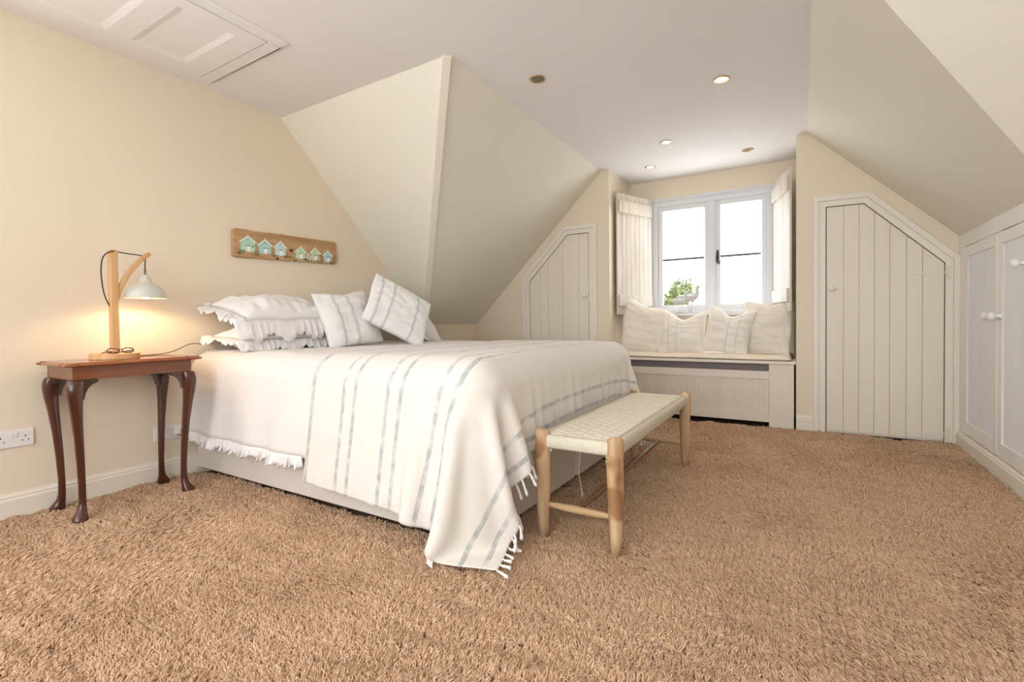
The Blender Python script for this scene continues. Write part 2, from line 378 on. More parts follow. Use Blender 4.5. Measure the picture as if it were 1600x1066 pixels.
# ------------------------------------------------------------ shutters
def shutter(hx,hy,fx,fy,label,flip):
    d=Vector((fx-hx,fy-hy,0)); L=d.length; d.normalize(); n=Vector((d.y,-d.x,0))
    if n.y>0 and False: n=-n
    mid=Vector(((XCL+XCR)/2,YD,0))-Vector((hx,hy,0))
    if n.dot(mid)<0:n=-n
    t=thing('window_shutter',label,'shutter',(hx,hy,.965),'shutters of the dormer window')
    def P(a,dep,z): return Vector((hx,hy,0))+d*a+n*dep+Vector((0,0,z))
    rr=random.Random(3 if flip else 4)
    N=8; ws=[L*i/N for i in range(N+1)]
    mb=MB()
    for i in range(N):
        a0,a1=ws[i]+.0015,ws[i+1]-.0015; j=rr.uniform(-.002,.002)
        mb.prism([P(a0,0,.965+j),P(a1,0,.965+j),P(a1,0,2.185+j),P(a0,0,2.185+j)],n*.018)
    mb.build('boards',M['wash'],t,bevel=.002)
    for z0,z1 in ((1.05,1.165),(1.99,2.11)):
        MB().prism([P(.02,.0182,z0),P(L-.01,.0182,z0),P(L-.01,.0182,z1),P(.02,.0182,z1)],n*.02).build('batten',M['wash'],t,bevel=.003)
    return t
shutter(-1.375,5.185,-1.588,4.69,'whitewashed plank shutter folded back on the left of the dormer window',0)
shutter(-.205,5.185,-.062,4.70,'whitewashed plank shutter folded back on the right of the dormer window',1)

# ------------------------------------------------------------ window seat, radiator cover
zs=.525
t=thing('built_in_seat','painted built-in seat over slotted radiator cover in the dormer','window seat',((XCL+XCR)/2,YD,0))
MB().box(XCL+.002,XCR-.002,YD-.02,YW-.001,zs,zs+.024).build('seat_board',M['trim'],t,bevel=.004)
x0,x1=XCL+.002,XCR-.015; pl,pr_=-1.50,-.228; yf=YD+.0
mb=MB().box(x0,pl,yf,yf+.02,-.02,zs).box(pr_,x1,yf,yf+.02,-.02,zs).box(pl,pr_,yf,yf+.02,.03,.108).box(pl,pr_,yf,yf+.02,.395,.462)
mb.build('radiator_cover_frame',M['door'],t,bevel=.002)
mb=MB(); n=54
for i in range(n):
    a0=pl+(pr_-pl)*i/n; a1=pl+(pr_-pl)*(i+1)/n
    mb.box(a0+.004,a1-.004,yf+.012,yf+.019,.10,.40)
mb.box(pl,pr_,yf+.0185,yf+.021,.10,.40)
mb.build('reeded_panel',M['door'],t)
MB().box(pl,pr_,yf+.05,yf+.06,.40,.524).build('grey_slot',M['grille'],t)
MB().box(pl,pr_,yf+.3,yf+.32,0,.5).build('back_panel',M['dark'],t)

# ------------------------------------------------------------ soft goods
def fbm(p,s,seed): return noise.noise(Vector((p[0]*s+seed*7.3,p[1]*s-seed*3.1,p[2]*s+seed)))
def outline(w,h,pinch,n):
    pts=[]
    for k in range(4):
        for i in range(n):
            a=-1+2*i/n
            u,v=[(a,-1),(1,a),(-a,1),(-1,-a)][k]
            x=w/2*u*(1-pinch*(1-v*v)); y=h/2*v*(1-pinch*(1-u*u)); pts.append((x,y,[(0,-1),(1,0),(0,1),(-1,0)][k]))
    return pts
def pillow_mesh(w,h,t,seed,pinch=.05,wr=.012,n=44,fat=.55,chop=0,skew=0):
    vs=[];uv=[];fs=[]
    for side in (1,-1):
        for j in range(n+1):
            for i in range(n+1):
                u=-1+2*i/n; v=-1+2*j/n
                x=w/2*u*(1-pinch*(1-v*v)*abs(u)); y=h/2*v*(1-pinch*(1-u*u)*abs(v))
                p=max(0,(1-abs(u)**2.6))**fat*max(0,(1-abs(v)**2.6))**fat
                z=side*t/2*p
                ed=min(1,(1-max(abs(u),abs(v)))*5)
                # corner-radiating and broad wrinkles
                w1=fbm((x,y,side*.3),5,seed)*.9+fbm((x*1.0,y*2.2,side*.3),11,seed+2)*.55+fbm((x,y,0),26,seed+4)*.16
                z+=side*wr*w1*2.2*ed
                x+=fbm((x,y,.5),6,seed+9)*wr*.8; y+=fbm((x,y,1.5),6,seed+8)*wr*.8
                if chop: # sagging middle of the top edge
                    y-=chop*math.exp(-((u-.05)/.45)**2)*max(0,(v+.1)/1.1)**1.5
                y-=skew*u*(v+1)/2
                vs.append([x,y,z]); uv.append((x+w/2,y+h/2))
    N=(n+1)*(n+1)
    for s_ in (0,1):
        for j in range(n):
            for i in range(n):
                q=[s_*N+j*(n+1)+i,s_*N+j*(n+1)+i+1,s_*N+(j+1)*(n+1)+i+1,s_*N+(j+1)*(n+1)+i]
                fs.append(tuple(q if s_==0 else q[::-1]))
    # seal the rim
    ring=[j for j in range(n+1)]+[ (k)*(n+1)+n for k in range(1,n+1)]+[n*(n+1)+k for k in range(n-1,-1,-1)]+[k*(n+1) for k in range(n-1,0,-1)]
    for a_,b_ in zip(ring,ring[1:]+ring[:1]): fs.append((a_,a_+N,b_+N,b_))
    return np.array(vs),fs,np.array(uv),[r for r in ring]
def basis(o,xa,ya):
    xa=Vector(xa).normalized(); ya=Vector(ya); ya=(ya-xa*ya.dot(xa)).normalized(); za=xa.cross(ya)
    m_=Matrix((xa,ya,za)).transposed().to_4x4(); m_.translation=Vector(o); return m_
def soft(name,label,cat,w,h,t,T,mat_,seed,group=None,frill=0,bend=None,framp=.014,frn=19,fullmat=None,**k):
    vs,fs,uv,ring=pillow_mesh(w,h,t,seed,**k)
    P=[T@Vector(v) for v in vs]
    if bend: P=[Vector(bend(p)) for p in P]
    mb=MB(); mb.v=[tuple(p) for p in P]; mb.f=fs; mb.uv=uv
    o=mb.build(name,mat_,smooth=True,origin=tuple(T.translation)); tag(o,label,cat,group)
    if frill:
        n=len(ring); K_=6; rows=5; vv=[];ff=[]
        rv=[vs[r] for r in ring]; per=[0]
        for i in range(n): per.append(per[-1]+float(np.linalg.norm(rv[(i+1)%n]-rv[i])))
        tot=per[-1]; M_=int(tot/.0045)
        for m_ in range(M_):
            s=tot*m_/M_; i=int(np.searchsorted(per,s,side='right')-1)%n; f_=(s-per[i])/(per[i+1]-per[i])
            p=rv[i]*(1-f_)+rv[(i+1)%n]*f_; tg=rv[(i+1)%n]-rv[i]; tg=tg/np.linalg.norm(tg)
            tp=rv[(i+3)%n]-rv[i-2]; tp=tp/np.linalg.norm(tp)
            nn=np.array([tp[1],-tp[0],0]); nn/=np.linalg.norm(nn)+1e-9
            nn=nn if np.dot(nn,p)>0 else -nn
            ph=2*math.pi*s*frn+2.5*math.sin(s*9+seed)+1.7*math.sin(s*23)
            for r_ in range(rows):
                q=r_/(rows-1); amp=framp*q*(1+.5*math.sin(s*13+seed))
                pt=p+nn*frill*q*(.85+.15*math.sin(s*31))+np.array([0,0,1])*(amp*math.sin(ph)+.3*amp*math.sin(2.3*ph))+tp*amp*.5*math.cos(ph)
                vv.append(pt)
        for m_ in range(M_):
            for r_ in range(rows-1):
                a_=m_*rows+r_; b_=((m_+1)%M_)*rows+r_; ff.append((a_,b_,b_+1,a_+1))
        P=[T@Vector(v) for v in vv]
        if bend: P=[Vector(bend(p)) for p in P]
        mb=MB(); mb.v=[tuple(p) for p in P]; mb.f=ff
        fo=mb.build('frill',M['frill'],o,smooth=True); sd=fo.modifiers.new('thick','SOLIDIFY'); sd.thickness=.0015
    return o
BLUE=(176,184,194)
M['cushA']=stripes('striped_cushion_linen',(236,233,230),BLUE,(.12,.22),.011,n=4,fade=.8)
M['cushB']=stripes('striped_cushion_linen_turned',(240,238,236),BLUE,(.065,.155,.36),.010,n=4,fade=.85)
M['cushW']=stripes('window_cushion_linen',(243,236,226),(200,198,204),(.10,.18),.007,n=3,fade=.55)
M['cushW2']=stripes('window_cushion_linen_right',(243,236,226),(196,194,202),(.21,.29),.007,n=3,fade=.6)
M['quilt']=mat('quilted_cotton',(243,234,222),.92,bump=.9,bscale=55,sheen=.2,stretch=(3,1,1))

# seat pad
def pad():
    mb=MB(); nx,ny=60,14; x0,x1,y0,y1=XCL+.03,XCR-.035,YD-.005,YW-.08; z0=zs+.0245
    V=[];Fq=[]
    for s_,zz in ((0,z0),(1,z0+.045)):
        for j in range(ny+1):
            for i in range(nx+1):
                x=x0+(x1-x0)*i/nx;y=y0+(y1-y0)*j/ny
                e=min(i,nx-i,(j)*1.2,(ny-j))/1.5; r_=min(1,e)
                if s_: z=z0+.018+.03*math.sqrt(max(0,1-(1-r_)**2))+.006*fbm((x,y,0),5,3)
                else: z=z0+.0+ (.012*(1-r_))+ (0 if j else .004*max(0,fbm((x,0,0),6,8)))
                if j==0: y-=.004*fbm((x,0,zz*9),7,5)
                V.append((x,y,z))
    N=(nx+1)*(ny+1)
    for s_ in (0,1):
        for j in range(ny):
            for i in range(nx):
                q=[s_*N+j*(nx+1)+i,s_*N+j*(nx+1)+i+1,s_*N+(j+1)*(nx+1)+i+1,s_*N+(j+1)*(nx+1)+i]; Fq.append(tuple(q))
    ring=[i for i in range(nx+1)]+[j*(nx+1)+nx for j in range(1,ny+1)]+[ny*(nx+1)+i for i in range(nx-1,-1,-1)]+[j*(nx+1) for j in range(ny-1,0,-1)]
    for a_,b_ in zip(ring,ring[1:]+ring[:1]): Fq.append((a_,b_,b_+N,a_+N))
    mb.v=V; mb.f=Fq
    return tag(mb.build('seat_pad',M['seatpad'],smooth=True,origin=(XCL+.8,YD+.3,z0)),'long flat cream seat pad on the window seat board','cushion')
pad()
zp=zs+.072
def stand(cx,cy,z,w,h,t,yawd,tilt,roll,**k):
    """cushion standing on its edge; its face turned to the room (-y), leaning back by tilt"""
    ca=Matrix.Rotation(R(yawd),4,'Z')@Matrix.Rotation(R(90-tilt),4,'X')@Matrix.Rotation(R(roll),4,'Z')
    T=Matrix.Translation((cx,cy,z))@ca
    # lift so the lowest point sits on z
    return T
GW='cushions on the window seat'
soft('cushion','large quilted cream cushion leaning into the left corner of the window seat','cushion',.46,.52,.15,stand(-1.335,4.80,zp+.235,.5,.5,.15,6,14,0),M['quilt'],11,GW,chop=.03,wr=.009,skew=.085,pinch=.04)
soft('cushion','cream cushion with two faint stripes on its left half, below the bird figures','cushion',.43,.42,.17,stand(-.965,4.76,zp+.19,.44,.4,.17,-2,14,0),M['cushW'],12,GW,chop=.075,pinch=.08,wr=.009,skew=.015)
soft('cushion','cream striped cushion tilting left, right of the bare gap on the window seat','cushion',.40,.44,.16,stand(-.565,4.75,zp+.20,.42,.42,.17,-2,14,-9),M['cushW2'],13,GW,chop=.065,pinch=.08,wr=.009)
soft('cushion','large crumpled cream cushion in front at the right end of the window seat','cushion',.42,.49,.16,stand(-.265,4.83,zp+.23,.45,.47,.17,-14,14,-2),M['quilt'],14,GW,chop=.03,wr=.013)
soft('cushion','cream cushion mostly hidden behind the rightmost window seat cushion','cushion',.36,.40,.09,stand(-.22,5.06,zp+.19,.36,.42,.12,-8,8,0),M['cushW'],15,GW)

# ------------------------------------------------------------ bed
BX0,BX1,BY0,BY1=XH+.02,-1.085,1.53,3.40
t=thing('divan_bed','wide divan bed in pale fabric with its head against the left wall','bed',((BX0+BX1)/2,(BY0+BY1)/2,0))
def rbox(x0,x1,y0,y1,z0,z1,r,n=6):
    pts=[]
    for cx,cy,a0 in ((x1-r,y0+r,-90),(x1-r,y1-r,0),(x0+r,y1-r,90),(x0+r,y0+r,180)):
        for k in range(n+1):
            q=R(a0+90*k/n); pts.append((cx+r*math.cos(q),cy+r*math.sin(q),z0))
    return MB().prism(pts,(0,0,z1-z0))
sub(rbox(BX0,BX1,BY0,2.478,.028,.36,.006).build('divan_base',M['divan'],t,bevel=.004),'divan half nearest the bedside table')
sub(rbox(BX0,BX1+.005,2.487,BY1,.028,.36,.05).build('divan_base',M['divan'],t),'divan half with rounded corner, behind the bench')
for x in (BX0+.1,BX1-.1):
    for y in (BY0+.08,2.40,2.57,BY1-.08): MB().lathe([(.02,-.02),(.025,.029)],Matrix.Translation((x,y,0)),n=12).build('castor',M['black'],t)
MB().box(BX0+.02,BX1-.02,BY0+.02,BY1-.02,.015,.03).build('underside',M['black'],t)
rbox(BX0,BX1-.02,BY0+.045,BY1-.05,.361,.70,.08).build('mattress',M['linen'],t,bevel=.03)

# rounded-box shape of bed + bedding, used by the bedspread and by the throw's drape
CZ=.742
def sdf_project(p,inf=0.0):
    """p (n,3): push points out of the bedding shape; returns new p and contact mask"""
    q=p.copy(); fl=.045*np.clip((CZ-q[:,2])/.5,0,1.2)
    y=q[:,1]+fl; x=q[:,0]-.02*np.clip((CZ-q[:,2])/.5,0,1.2)
    r=.13+inf
    lo=np.array([-9.0,1.52,-.5]); hi=np.array([-1.045,3.43,CZ])
    lo=lo-inf; hi=hi+inf
    c=np.stack([np.clip(x,lo[0]+r,hi[0]-r),np.clip(y,lo[1]+r,hi[1]-r),np.clip(q[:,2],lo[2],hi[2]-r)],1)
    d=np.stack([x,y,q[:,2]],1)-c; L=np.linalg.norm(d,axis=1)
    inside=L<r
    deep=L<1e-6
    d[deep]=[0,0,1]; L2=np.where(deep,1,L)
    # points in the inner core: push up
    new=c+d/L2[:,None]*r
    new[deep,2]=hi[2]
    out=np.stack([new[:,0]+.02*np.clip((CZ-q[:,2])/.5,0,1.2),new[:,1]-fl,new[:,2]],1)
    q[inside]=out[inside]
    return q,inside
def bedspread():
    # arc-length profile over the near edge, the top, and the far edge
    rows=[]
    def prof(hem):
        P=[]; r=.125
        for k in range(14): P.append((1.52,hem+(CZ-r-hem)*k/14))
        for k in range(13): q=R(180-90*k/12); P.append((1.52+r+r*math.cos(q),CZ-r+r*math.sin(q)))
        for k in range(1,48): P.append((1.52+r+(3.43-1.52-2*r)*k/48,CZ))
        for k in range(9): q=R(90-90*k/8); P.append((3.43-r+r*math.cos(q),CZ-r+r*math.sin(q)))
        P.append((3.43,.4)); P.append((3.43,hem)); return P
    xs=np.linspace(XH+.012,-2.04,76); V=[];UV=[];n0=None;hemline=[]
    for i,x in enumerate(xs):
        hem=.262-.018*(x+3.2)+.012*fbm((x,0,0),2.5,4); P=prof(hem); n0=len(P); acc=0
        for k,(y,z) in enumerate(P):
            f=max(0,(CZ-z)/.5); 
            near=y<2
            yy=y-(.055*f if near else -.03*f)
            w_=.010*f*(math.sin(x*19+3*fbm((x,0,0),2,1))+.8*fbm((x*1.4,0,z*.7),9,2)) if near else 0
            zz=z+.004*fbm((x,y,0),5,6)+.0035*fbm((x,y,0),13,7)
            V.append((x,yy-w_,zz)); 
            UV.append((x,y*1.0+z))
            if k==0: hemline.append((x,yy-w_,zz))
    Fq=[]
    for i in range(len(xs)-1):
        for k in range(n0-1): a_=i*n0+k; Fq.append((a_,a_+n0,a_+n0+1,a_+1))
    # foot end: short drop closing the shape
    mb=MB(); mb.v=V; mb.f=Fq; mb.uv=UV
    o=mb.build('bedspread',M['spread'],smooth=True,origin=(-2.1,2.4,CZ)); o.modifiers.new('t','SOLIDIFY').thickness=-.004
    tag(o,'white frill-hemmed bedspread covering the bed beneath the striped throw','bedspread')
    # frill
    vv=[];ff=[]; rows_=6; hl=np.array(hemline); M_=760
    hl=hl[hl[:,0]<-2.085]
    for m_ in range(M_):
        s=m_/(M_-1)*(len(hl)-1); i=min(int(s),len(hl)-2); p=hl[i]*(1-(s-i))+hl[i+1]*(s-i)
        L=s/len(hl)*2.0; ph=2*math.pi*L*13+2.2*math.sin(L*17)+1.5*math.sin(L*41)
        for r_ in range(rows_):
            q=r_/(rows_-1); am=.015*q*(1+.4*math.sin(L*29))
            vv.append((p[0]+am*.7*math.cos(ph),p[1]-.004-.012*q-am*math.sin(ph)-.25*am*math.sin(2.7*ph),p[2]+.004-.058*q*(1+.12*math.sin(L*33+1)+.08*math.sin(ph))))
    for m_ in range(M_-1):
        for r_ in range(rows_-1): a_=m_*rows_+r_; ff.append((a_,a_+rows_,a_+rows_+1,a_+1))
    mb=MB(); mb.v=vv; mb.f=ff
    fo=mb.build('frill',M['frill'],o,smooth=True); fo.modifiers.new('t','SOLIDIFY').thickness=.0015
M['spread']=stripes('bedspread_cotton',(230,223,218),(222,221,226),(-2.80,-2.52,-1.9),.010,n=3,fade=.6,rib=700)
bedspread()

# ------------------------------------------------------------ striped throw: numpy cloth drape
SX0,SX1,TY0,TY1=-2.07,-.745,1.0,3.86; HS=.0205
def drape():
    nx=int((SX1-SX0)/HS)+1; ny=int((TY1-TY0)/HS)+1
    S,Tt=np.meshgrid(np.linspace(SX0,SX1,nx),np.linspace(TY0,TY1,ny),indexing='ij')
    rg=np.random.default_rng(5)
    p=np.stack([S,Tt,np.full_like(S,.80)],-1)
    # start slightly gathered near the foot edge and turned a touch
    ang=R(0.6); cx,cy=-1.3,2.4
    dx=p[...,0]-cx; dy=p[...,1]-cy
    p[...,0]=cx+dx*math.cos(ang)-dy*math.sin(ang); p[...,1]=cy+dx*math.sin(ang)+dy*math.cos(ang)
    p[...,1]+=.055*(p[...,0]+1.55)*(p[...,1]<2.2)*np.clip((2.2-p[...,1])*2,0,1); p[...,0]+=.10*np.minimum(p[...,1]-1.6,0)*np.clip((-1.2-p[...,0])*1.5,0,1)
    over=np.clip(p[...,0]+1.05,0,1)
    p[...,1]+= .030*np.sin(p[...,1]*22+2*np.sin(p[...,1]*7))*np.clip(over*4,0,1)*np.clip((p[...,1]-1.5)*2,.3,1)
    p[...,2]+= .03*np.sin(p[...,1]*34+1.6*np.sin(p[...,1]*9))*np.clip(over*4,0,1)+ rg.normal(0,.002,S.shape)
    hx=(SX1-SX0)/(nx-1); hy=(TY1-TY0)/(ny-1)
    def sl(a,di,dj,off,ax):
        pass
    cons=[]
    def add(di,dj,k):
        L=math.hypot(di*hx,dj*hy)
        # index grids split so that no point is shared inside a batch
        ni,nj=nx-abs(di),ny-abs(dj)
        for par in (0,1):
            if dj==0 or (di!=0 and dj!=0): 
                st=abs(di); I=[i for i in range(ni) if (i//st)%2==par]; J=list(range(nj)) 
            else:
                st=dj; I=list(range(ni)); J=[j for j in range(nj) if (j//st)%2==par]
            I=np.array(I);J=np.array(J)
            A0=I if di>=0 else I-di; 
            i0,j0=np.meshgrid(I,J,indexing='ij'); 
            if di<0: i0=i0-di
            a_=(i0*ny+j0).ravel(); b_=((i0+di)*ny+(j0+dj)).ravel(); cons.append((a_,b_,L,k))
    add(1,0,1.0);add(0,1,1.0);add(1,1,.35);add(-1,1,.35);add(3,0,.05);add(0,3,.05)
    x=p.reshape(-1,3).copy(); v=np.zeros_like(x); dt=1/90
    for step in range(260):
        v[:,2]-=9.8*dt; v*=.975
        xn=x+v*dt
        for it in range(16):
            for a_,b_,L,k in cons:
                d=xn[b_]-xn[a_]; l=np.sqrt((d*d).sum(1)); 
                cmp_=(l-L)/np.maximum(l,1e-9)*.5*k
                if k<.1: cmp_=np.where(l<L,cmp_,0)
                c_=d*cmp_[:,None]; xn[a_]+=c_; xn[b_]-=c_
            if it%5==0 or it==15:
                xn,ins=sdf_project(xn,.016)
                top=ins&(xn[:,2]>.70)
                sd=ins&~top
                xn[top,:2]+= (x[top,:2]-xn[top,:2])*.55
                xn[sd]+= (x[sd]-xn[sd])*.25
                g=xn[:,2]<.016; xn[g,2]=.016; xn[g,:2]+=(x[g,:2]-xn[g,:2])*.5
        v=(xn-x)/dt; sp=np.sqrt((v*v).sum(1)); big=sp>2.5; v[big]*=(2.5/sp[big])[:,None]; x=xn
    return x,nx,ny,S.ravel(),Tt.ravel()
M['throw']=stripes('throw_cotton',(228,222,214),(132,142,150),(-2.055,-1.84,-1.765,-1.565,-1.49,-1.29,-1.215,-.89,-.80),.0105,n=4,fade=.9,rib=1100,dash=True)
def throw():
    x,nx,ny,S,Tt=drape()
    X3=x.reshape(nx,ny,3)
    for q in x:   # the gathered pleats of the foot end
        if q[0]>-1.2 and q[1]>1.62:
            a_=.016*min(1,max(0,(.735-q[2])/.2))*min(1,(q[1]-1.62)*3); w_=q[1]*46+3.0*math.sin(q[1]*6.1)+1.6*math.sin(q[1]*13+1)-(CZ-q[2])*3.5
            q[0]+=a_*(1-abs(math.sin(w_*.5))**.6)*1.4*(.6+.5*fbm((q[1],0,0),4,6))
    for q in x:   # crinkles of washed cotton
        f=.0035*fbm(q,9,2)+.0022*fbm((q[0],q[1]*.6,q[2]),21,5)-.0030*abs(fbm((q[0]*1.2,q[1]*.5,q[2]*.8),7,11)); q+= f*(np.array([.5,-.9,.15]) if q[2]<.62 else np.array([0,0,.6]))
    mb=MB(); mb.v=[tuple(q) for q in x]
    mb.f=[(i*ny+j,(i+1)*ny+j,(i+1)*ny+j+1,i*ny+j+1) for i in range(nx-1) for j in range(ny-1)]
    mb.uv=np.stack([S,Tt],1)
    o=mb.build('throw_blanket',M['throw'],smooth=True,subd=1,origin=(-1.5,2.4,.75))
    o.modifiers.new('t','SOLIDIFY').thickness=.003
    tag(o,'white cotton throw with thin blue-grey stripes and tassels draped over the bed foot','throw')
    # tassels along the foot end
    rr=random.Random(2); s=0; last=None; cnt=0
    for j in range(0,ny):
        p=Vector(X3[-1,j]); 
        if last is not None and (p-last).length<.02 : continue
        if j%2: continue
        q=Vector(X3[-3,j]); last=p
        if p.y>3.5: continue
        d=(p-q).normalized(); L=rr.uniform(.055,.075); pts=[p-d*.004]
        g=Vector((rr.uniform(-.25,.25)+.12,rr.uniform(-.3,.3),-1)).normalized(); dirn=d
        for k in range(1,7):
            dirn=(dirn*.45+g*.55).normalized(); nx_=pts[-1]+dirn*L/6
            if nx_.z<.012: nx_.z=.012+.002*k; nx_+=Vector((.006,-.004,0))
            pts.append(nx_)
        MB().tube(pts,[.0035,.0045,.006,.0048,.0062,.0075,.0035],n=7).build('tassel',M['frill'],o,smooth=True); cnt+=1
    # care label near the corner
    p=Vector(X3[int(nx*.80),0]); q=Vector(X3[int(nx*.80)-2,0])
    d=(q-p).normalized(); 
    dn=Vector((0,0,-1)); 
    MB().prism([p+dn*-.006,p+d*.026+dn*-.006,p+d*.03+dn*.024,p+d*.004+dn*.027],(0,-.0012,0)).build('care_label',M['linen'],o)
throw()

# ------------------------------------------------------------ pillows and cushions on the bed
def droop(cx,cz,yl=None):
    return None
GP='frilled pillows on the bed'
def bendL(z0,zmin):
    def f(p):
        x,y,z=p
        # front and near frills hang down
        k=max(0,x+2.78); z-=k*1.1+k*k*2.0; x-=k*.55
        k=max(0,1.60-y); z-=k*.45
        z=max(z,CZ+.004+ (0 if y>1.56 else (y-1.56)*1.0)) if zmin else z
        return (x,y,z)
    return f
soft('pillow','lower frill-edged white pillow of the stack near the bedside table','pillow',.36,.66,.17,basis((-2.96,1.93,CZ+.080),(1,0,-.05),(0,1,0)),M['linen'],21,GP,frill=.075,bend=bendL(0,1),framp=.012,wr=.012)
soft('pillow','upper frill-edged white pillow of the stack near the bedside table','pillow',.40,.68,.22,basis((-2.96,1.94,CZ+.242),(1,0,-.22),(0,1,.0)),M['linen'],22,GP,frill=.085,bend=bendL(0,0),framp=.016,wr=.016)
soft('pillow','frill-edged white pillow half hidden behind the tilted striped cushion','pillow',.40,.64,.20,basis((-2.88,3.20,CZ+.205),(.55,0,-.62),(0,1,-.22)),M['linen'],23,GP,frill=.08,framp=.014,wr=.014,
   bend=lambda p:(max(p[0],XH+.02),p[1],max(p[2]-max(0,p[1]-3.1)*.55,CZ+.004)))
# striped cushions
TA=Matrix.Translation((-2.72,2.30,CZ+.198))@Matrix.Rotation(R(82),4,'Z')@Matrix.Rotation(R(66),4,'X')@Matrix.Rotation(R(6),4,'Z')
soft('cushion','square striped cushion leaning upright against the frilled pillows, left of the tilted one','cushion',.44,.42,.15,TA,M['cushA'],31,'striped cushions on the bed',pinch=.05,chop=.02)
TB=Matrix.Translation((-2.56,2.63,CZ+.25))@Matrix.Rotation(R(80),4,'Z')@Matrix.Rotation(R(62),4,'X')@Matrix.Rotation(R(-32),4,'Z')
soft('cushion','striped cushion balanced on one corner in front of the other, its top point highest','cushion',.50,.46,.15,TB,M['cushB'],32,'striped cushions on the bed',pinch=.03)

# ------------------------------------------------------------ bench
LX0,LX1,LY0,LY1=-.93,-.615,1.79,3.10
t=thing('woven_bench','low teak bench with woven cream cord seat at the foot of the bed','bench',((LX0+LX1)/2,(LY0+LY1)/2,0))
for k,(x,y) in enumerate(((LX0,LY0),(LX1,LY0),(LX0,LY1),(LX1,LY1))):
    rr=random.Random(k)
    pts=[];rs=[]
    for i,(z,r_) in enumerate(((-.02,.021),(.06,.0235),(.14,.028),(.24,.032),(.34,.033),(.40,.0325),(.438,.0315),(.446,.027),(.449,.012))):
        pts.append((x+rr.uniform(-.0015,.0015),y+rr.uniform(-.0015,.0015),z)); rs.append(r_)
    MB().tube(pts,rs,n=20).build('leg',M['teak'],t,smooth=True)
def stretcher(p,q,m_,nm='stretcher',r_=.013,sag=0):
    p=Vector(p);q=Vector(q);rr=random.Random(int(p.x*99)); pts=[];rs=[]
    for i in range(13):
        f=i/12; pts.append(p.lerp(q,f)+Vector((rr.uniform(-.001,.001),rr.uniform(-.001,.001),0))); rs.append(r_*(.72+.5*math.sin(math.pi*f)**.7)*(1+rr.uniform(-.04,.04)))
    MB().tube(pts,rs,n=12).build(nm,m_,t,smooth=True)
for nm_ in ('teak',):
    m_=M[nm_]; N=m_.node_tree.nodes; L=m_.node_tree.links; P=N['Principled BSDF']; src=P.inputs['Base Color'].links[0].from_socket
    n_=N.new('ShaderNodeTexNoise'); n_.inputs['Scale'].default_value=5.5; tc=N.new('ShaderNodeTexCoord'); L.new(tc.outputs['Object'],n_.inputs['Vector'])
    rp=N.new('ShaderNodeValToRGB'); rp.color_ramp.elements[0].position=.60; rp.color_ramp.elements[1].position=.66; L.new(n_.outputs['Fac'],rp.inputs[0])
    mx=N.new('ShaderNodeMix'); mx.data_type='RGBA'; mx.blend_type='MULTIPLY'; mx.inputs['B'].default_value=(.62,.47,.35,1)
    L.new(rp.outputs[0],mx.inputs['Factor']); L.new(src,mx.inputs['A']); L.new(mx.outputs['Result'],P.inputs['Base Color'])
M['teakx']=wood('weathered_teak_cross',(216,188,150),(176,138,98),axis=0,scale=26,rough=.6,bump=.3,strong=.12)
stretcher((LX0+.02,LY0,.135),(LX1-.02,LY0,.135),M['teakx']); stretcher((LX0+.02,LY1,.135),(LX1-.02,LY1,.135),M['teakx'])
stretcher(((LX0+LX1)/2,LY0+.008,.135),((LX0+LX1)/2,LY1-.008,.135),M['teakdark'],r_=.012)
# cord-wrapped rails
def wrapped(p,q,up=1):
    p=Vector(p);q=Vector(q);L=(q-p).length; n=int(L/.0055); d=(q-p)/L; side=d.cross(Vector((0,0,1))); V=[];Fq=[];m_=16
    for i in range(n*2+1):
        f=i/(2*n); c_=p.lerp(q,f); g=1 if i%2 else .90
        for k in range(m_):
            t_=2*math.pi*k/m_; cx_=math.copysign(abs(math.cos(t_))**.75,math.cos(t_))*.021; cz_=math.copysign(abs(math.sin(t_))**.6,math.sin(t_))*.030
            V.append(c_+side*cx_*g+Vector((0,0,cz_*g)))
    for i in range(n*2):
        for k in range(m_): a_=i*m_+k;b_=i*m_+(k+1)%m_; Fq.append((a_,b_,b_+m_,a_+m_))
    mb=MB().add(V,Fq); mb.build('wrapped_rail',M['cord'],t,smooth=True)
zr=.402
wrapped((LX0+.022,LY0,zr),(LX1-.022,LY0,zr)); wrapped((LX0+.022,LY1,zr),(LX1-.022,LY1,zr))
wrapped((LX0,LY0+.022,zr),(LX0,LY1-.022,zr)); wrapped((LX1,LY0+.022,zr),(LX1,LY1-.022,zr))
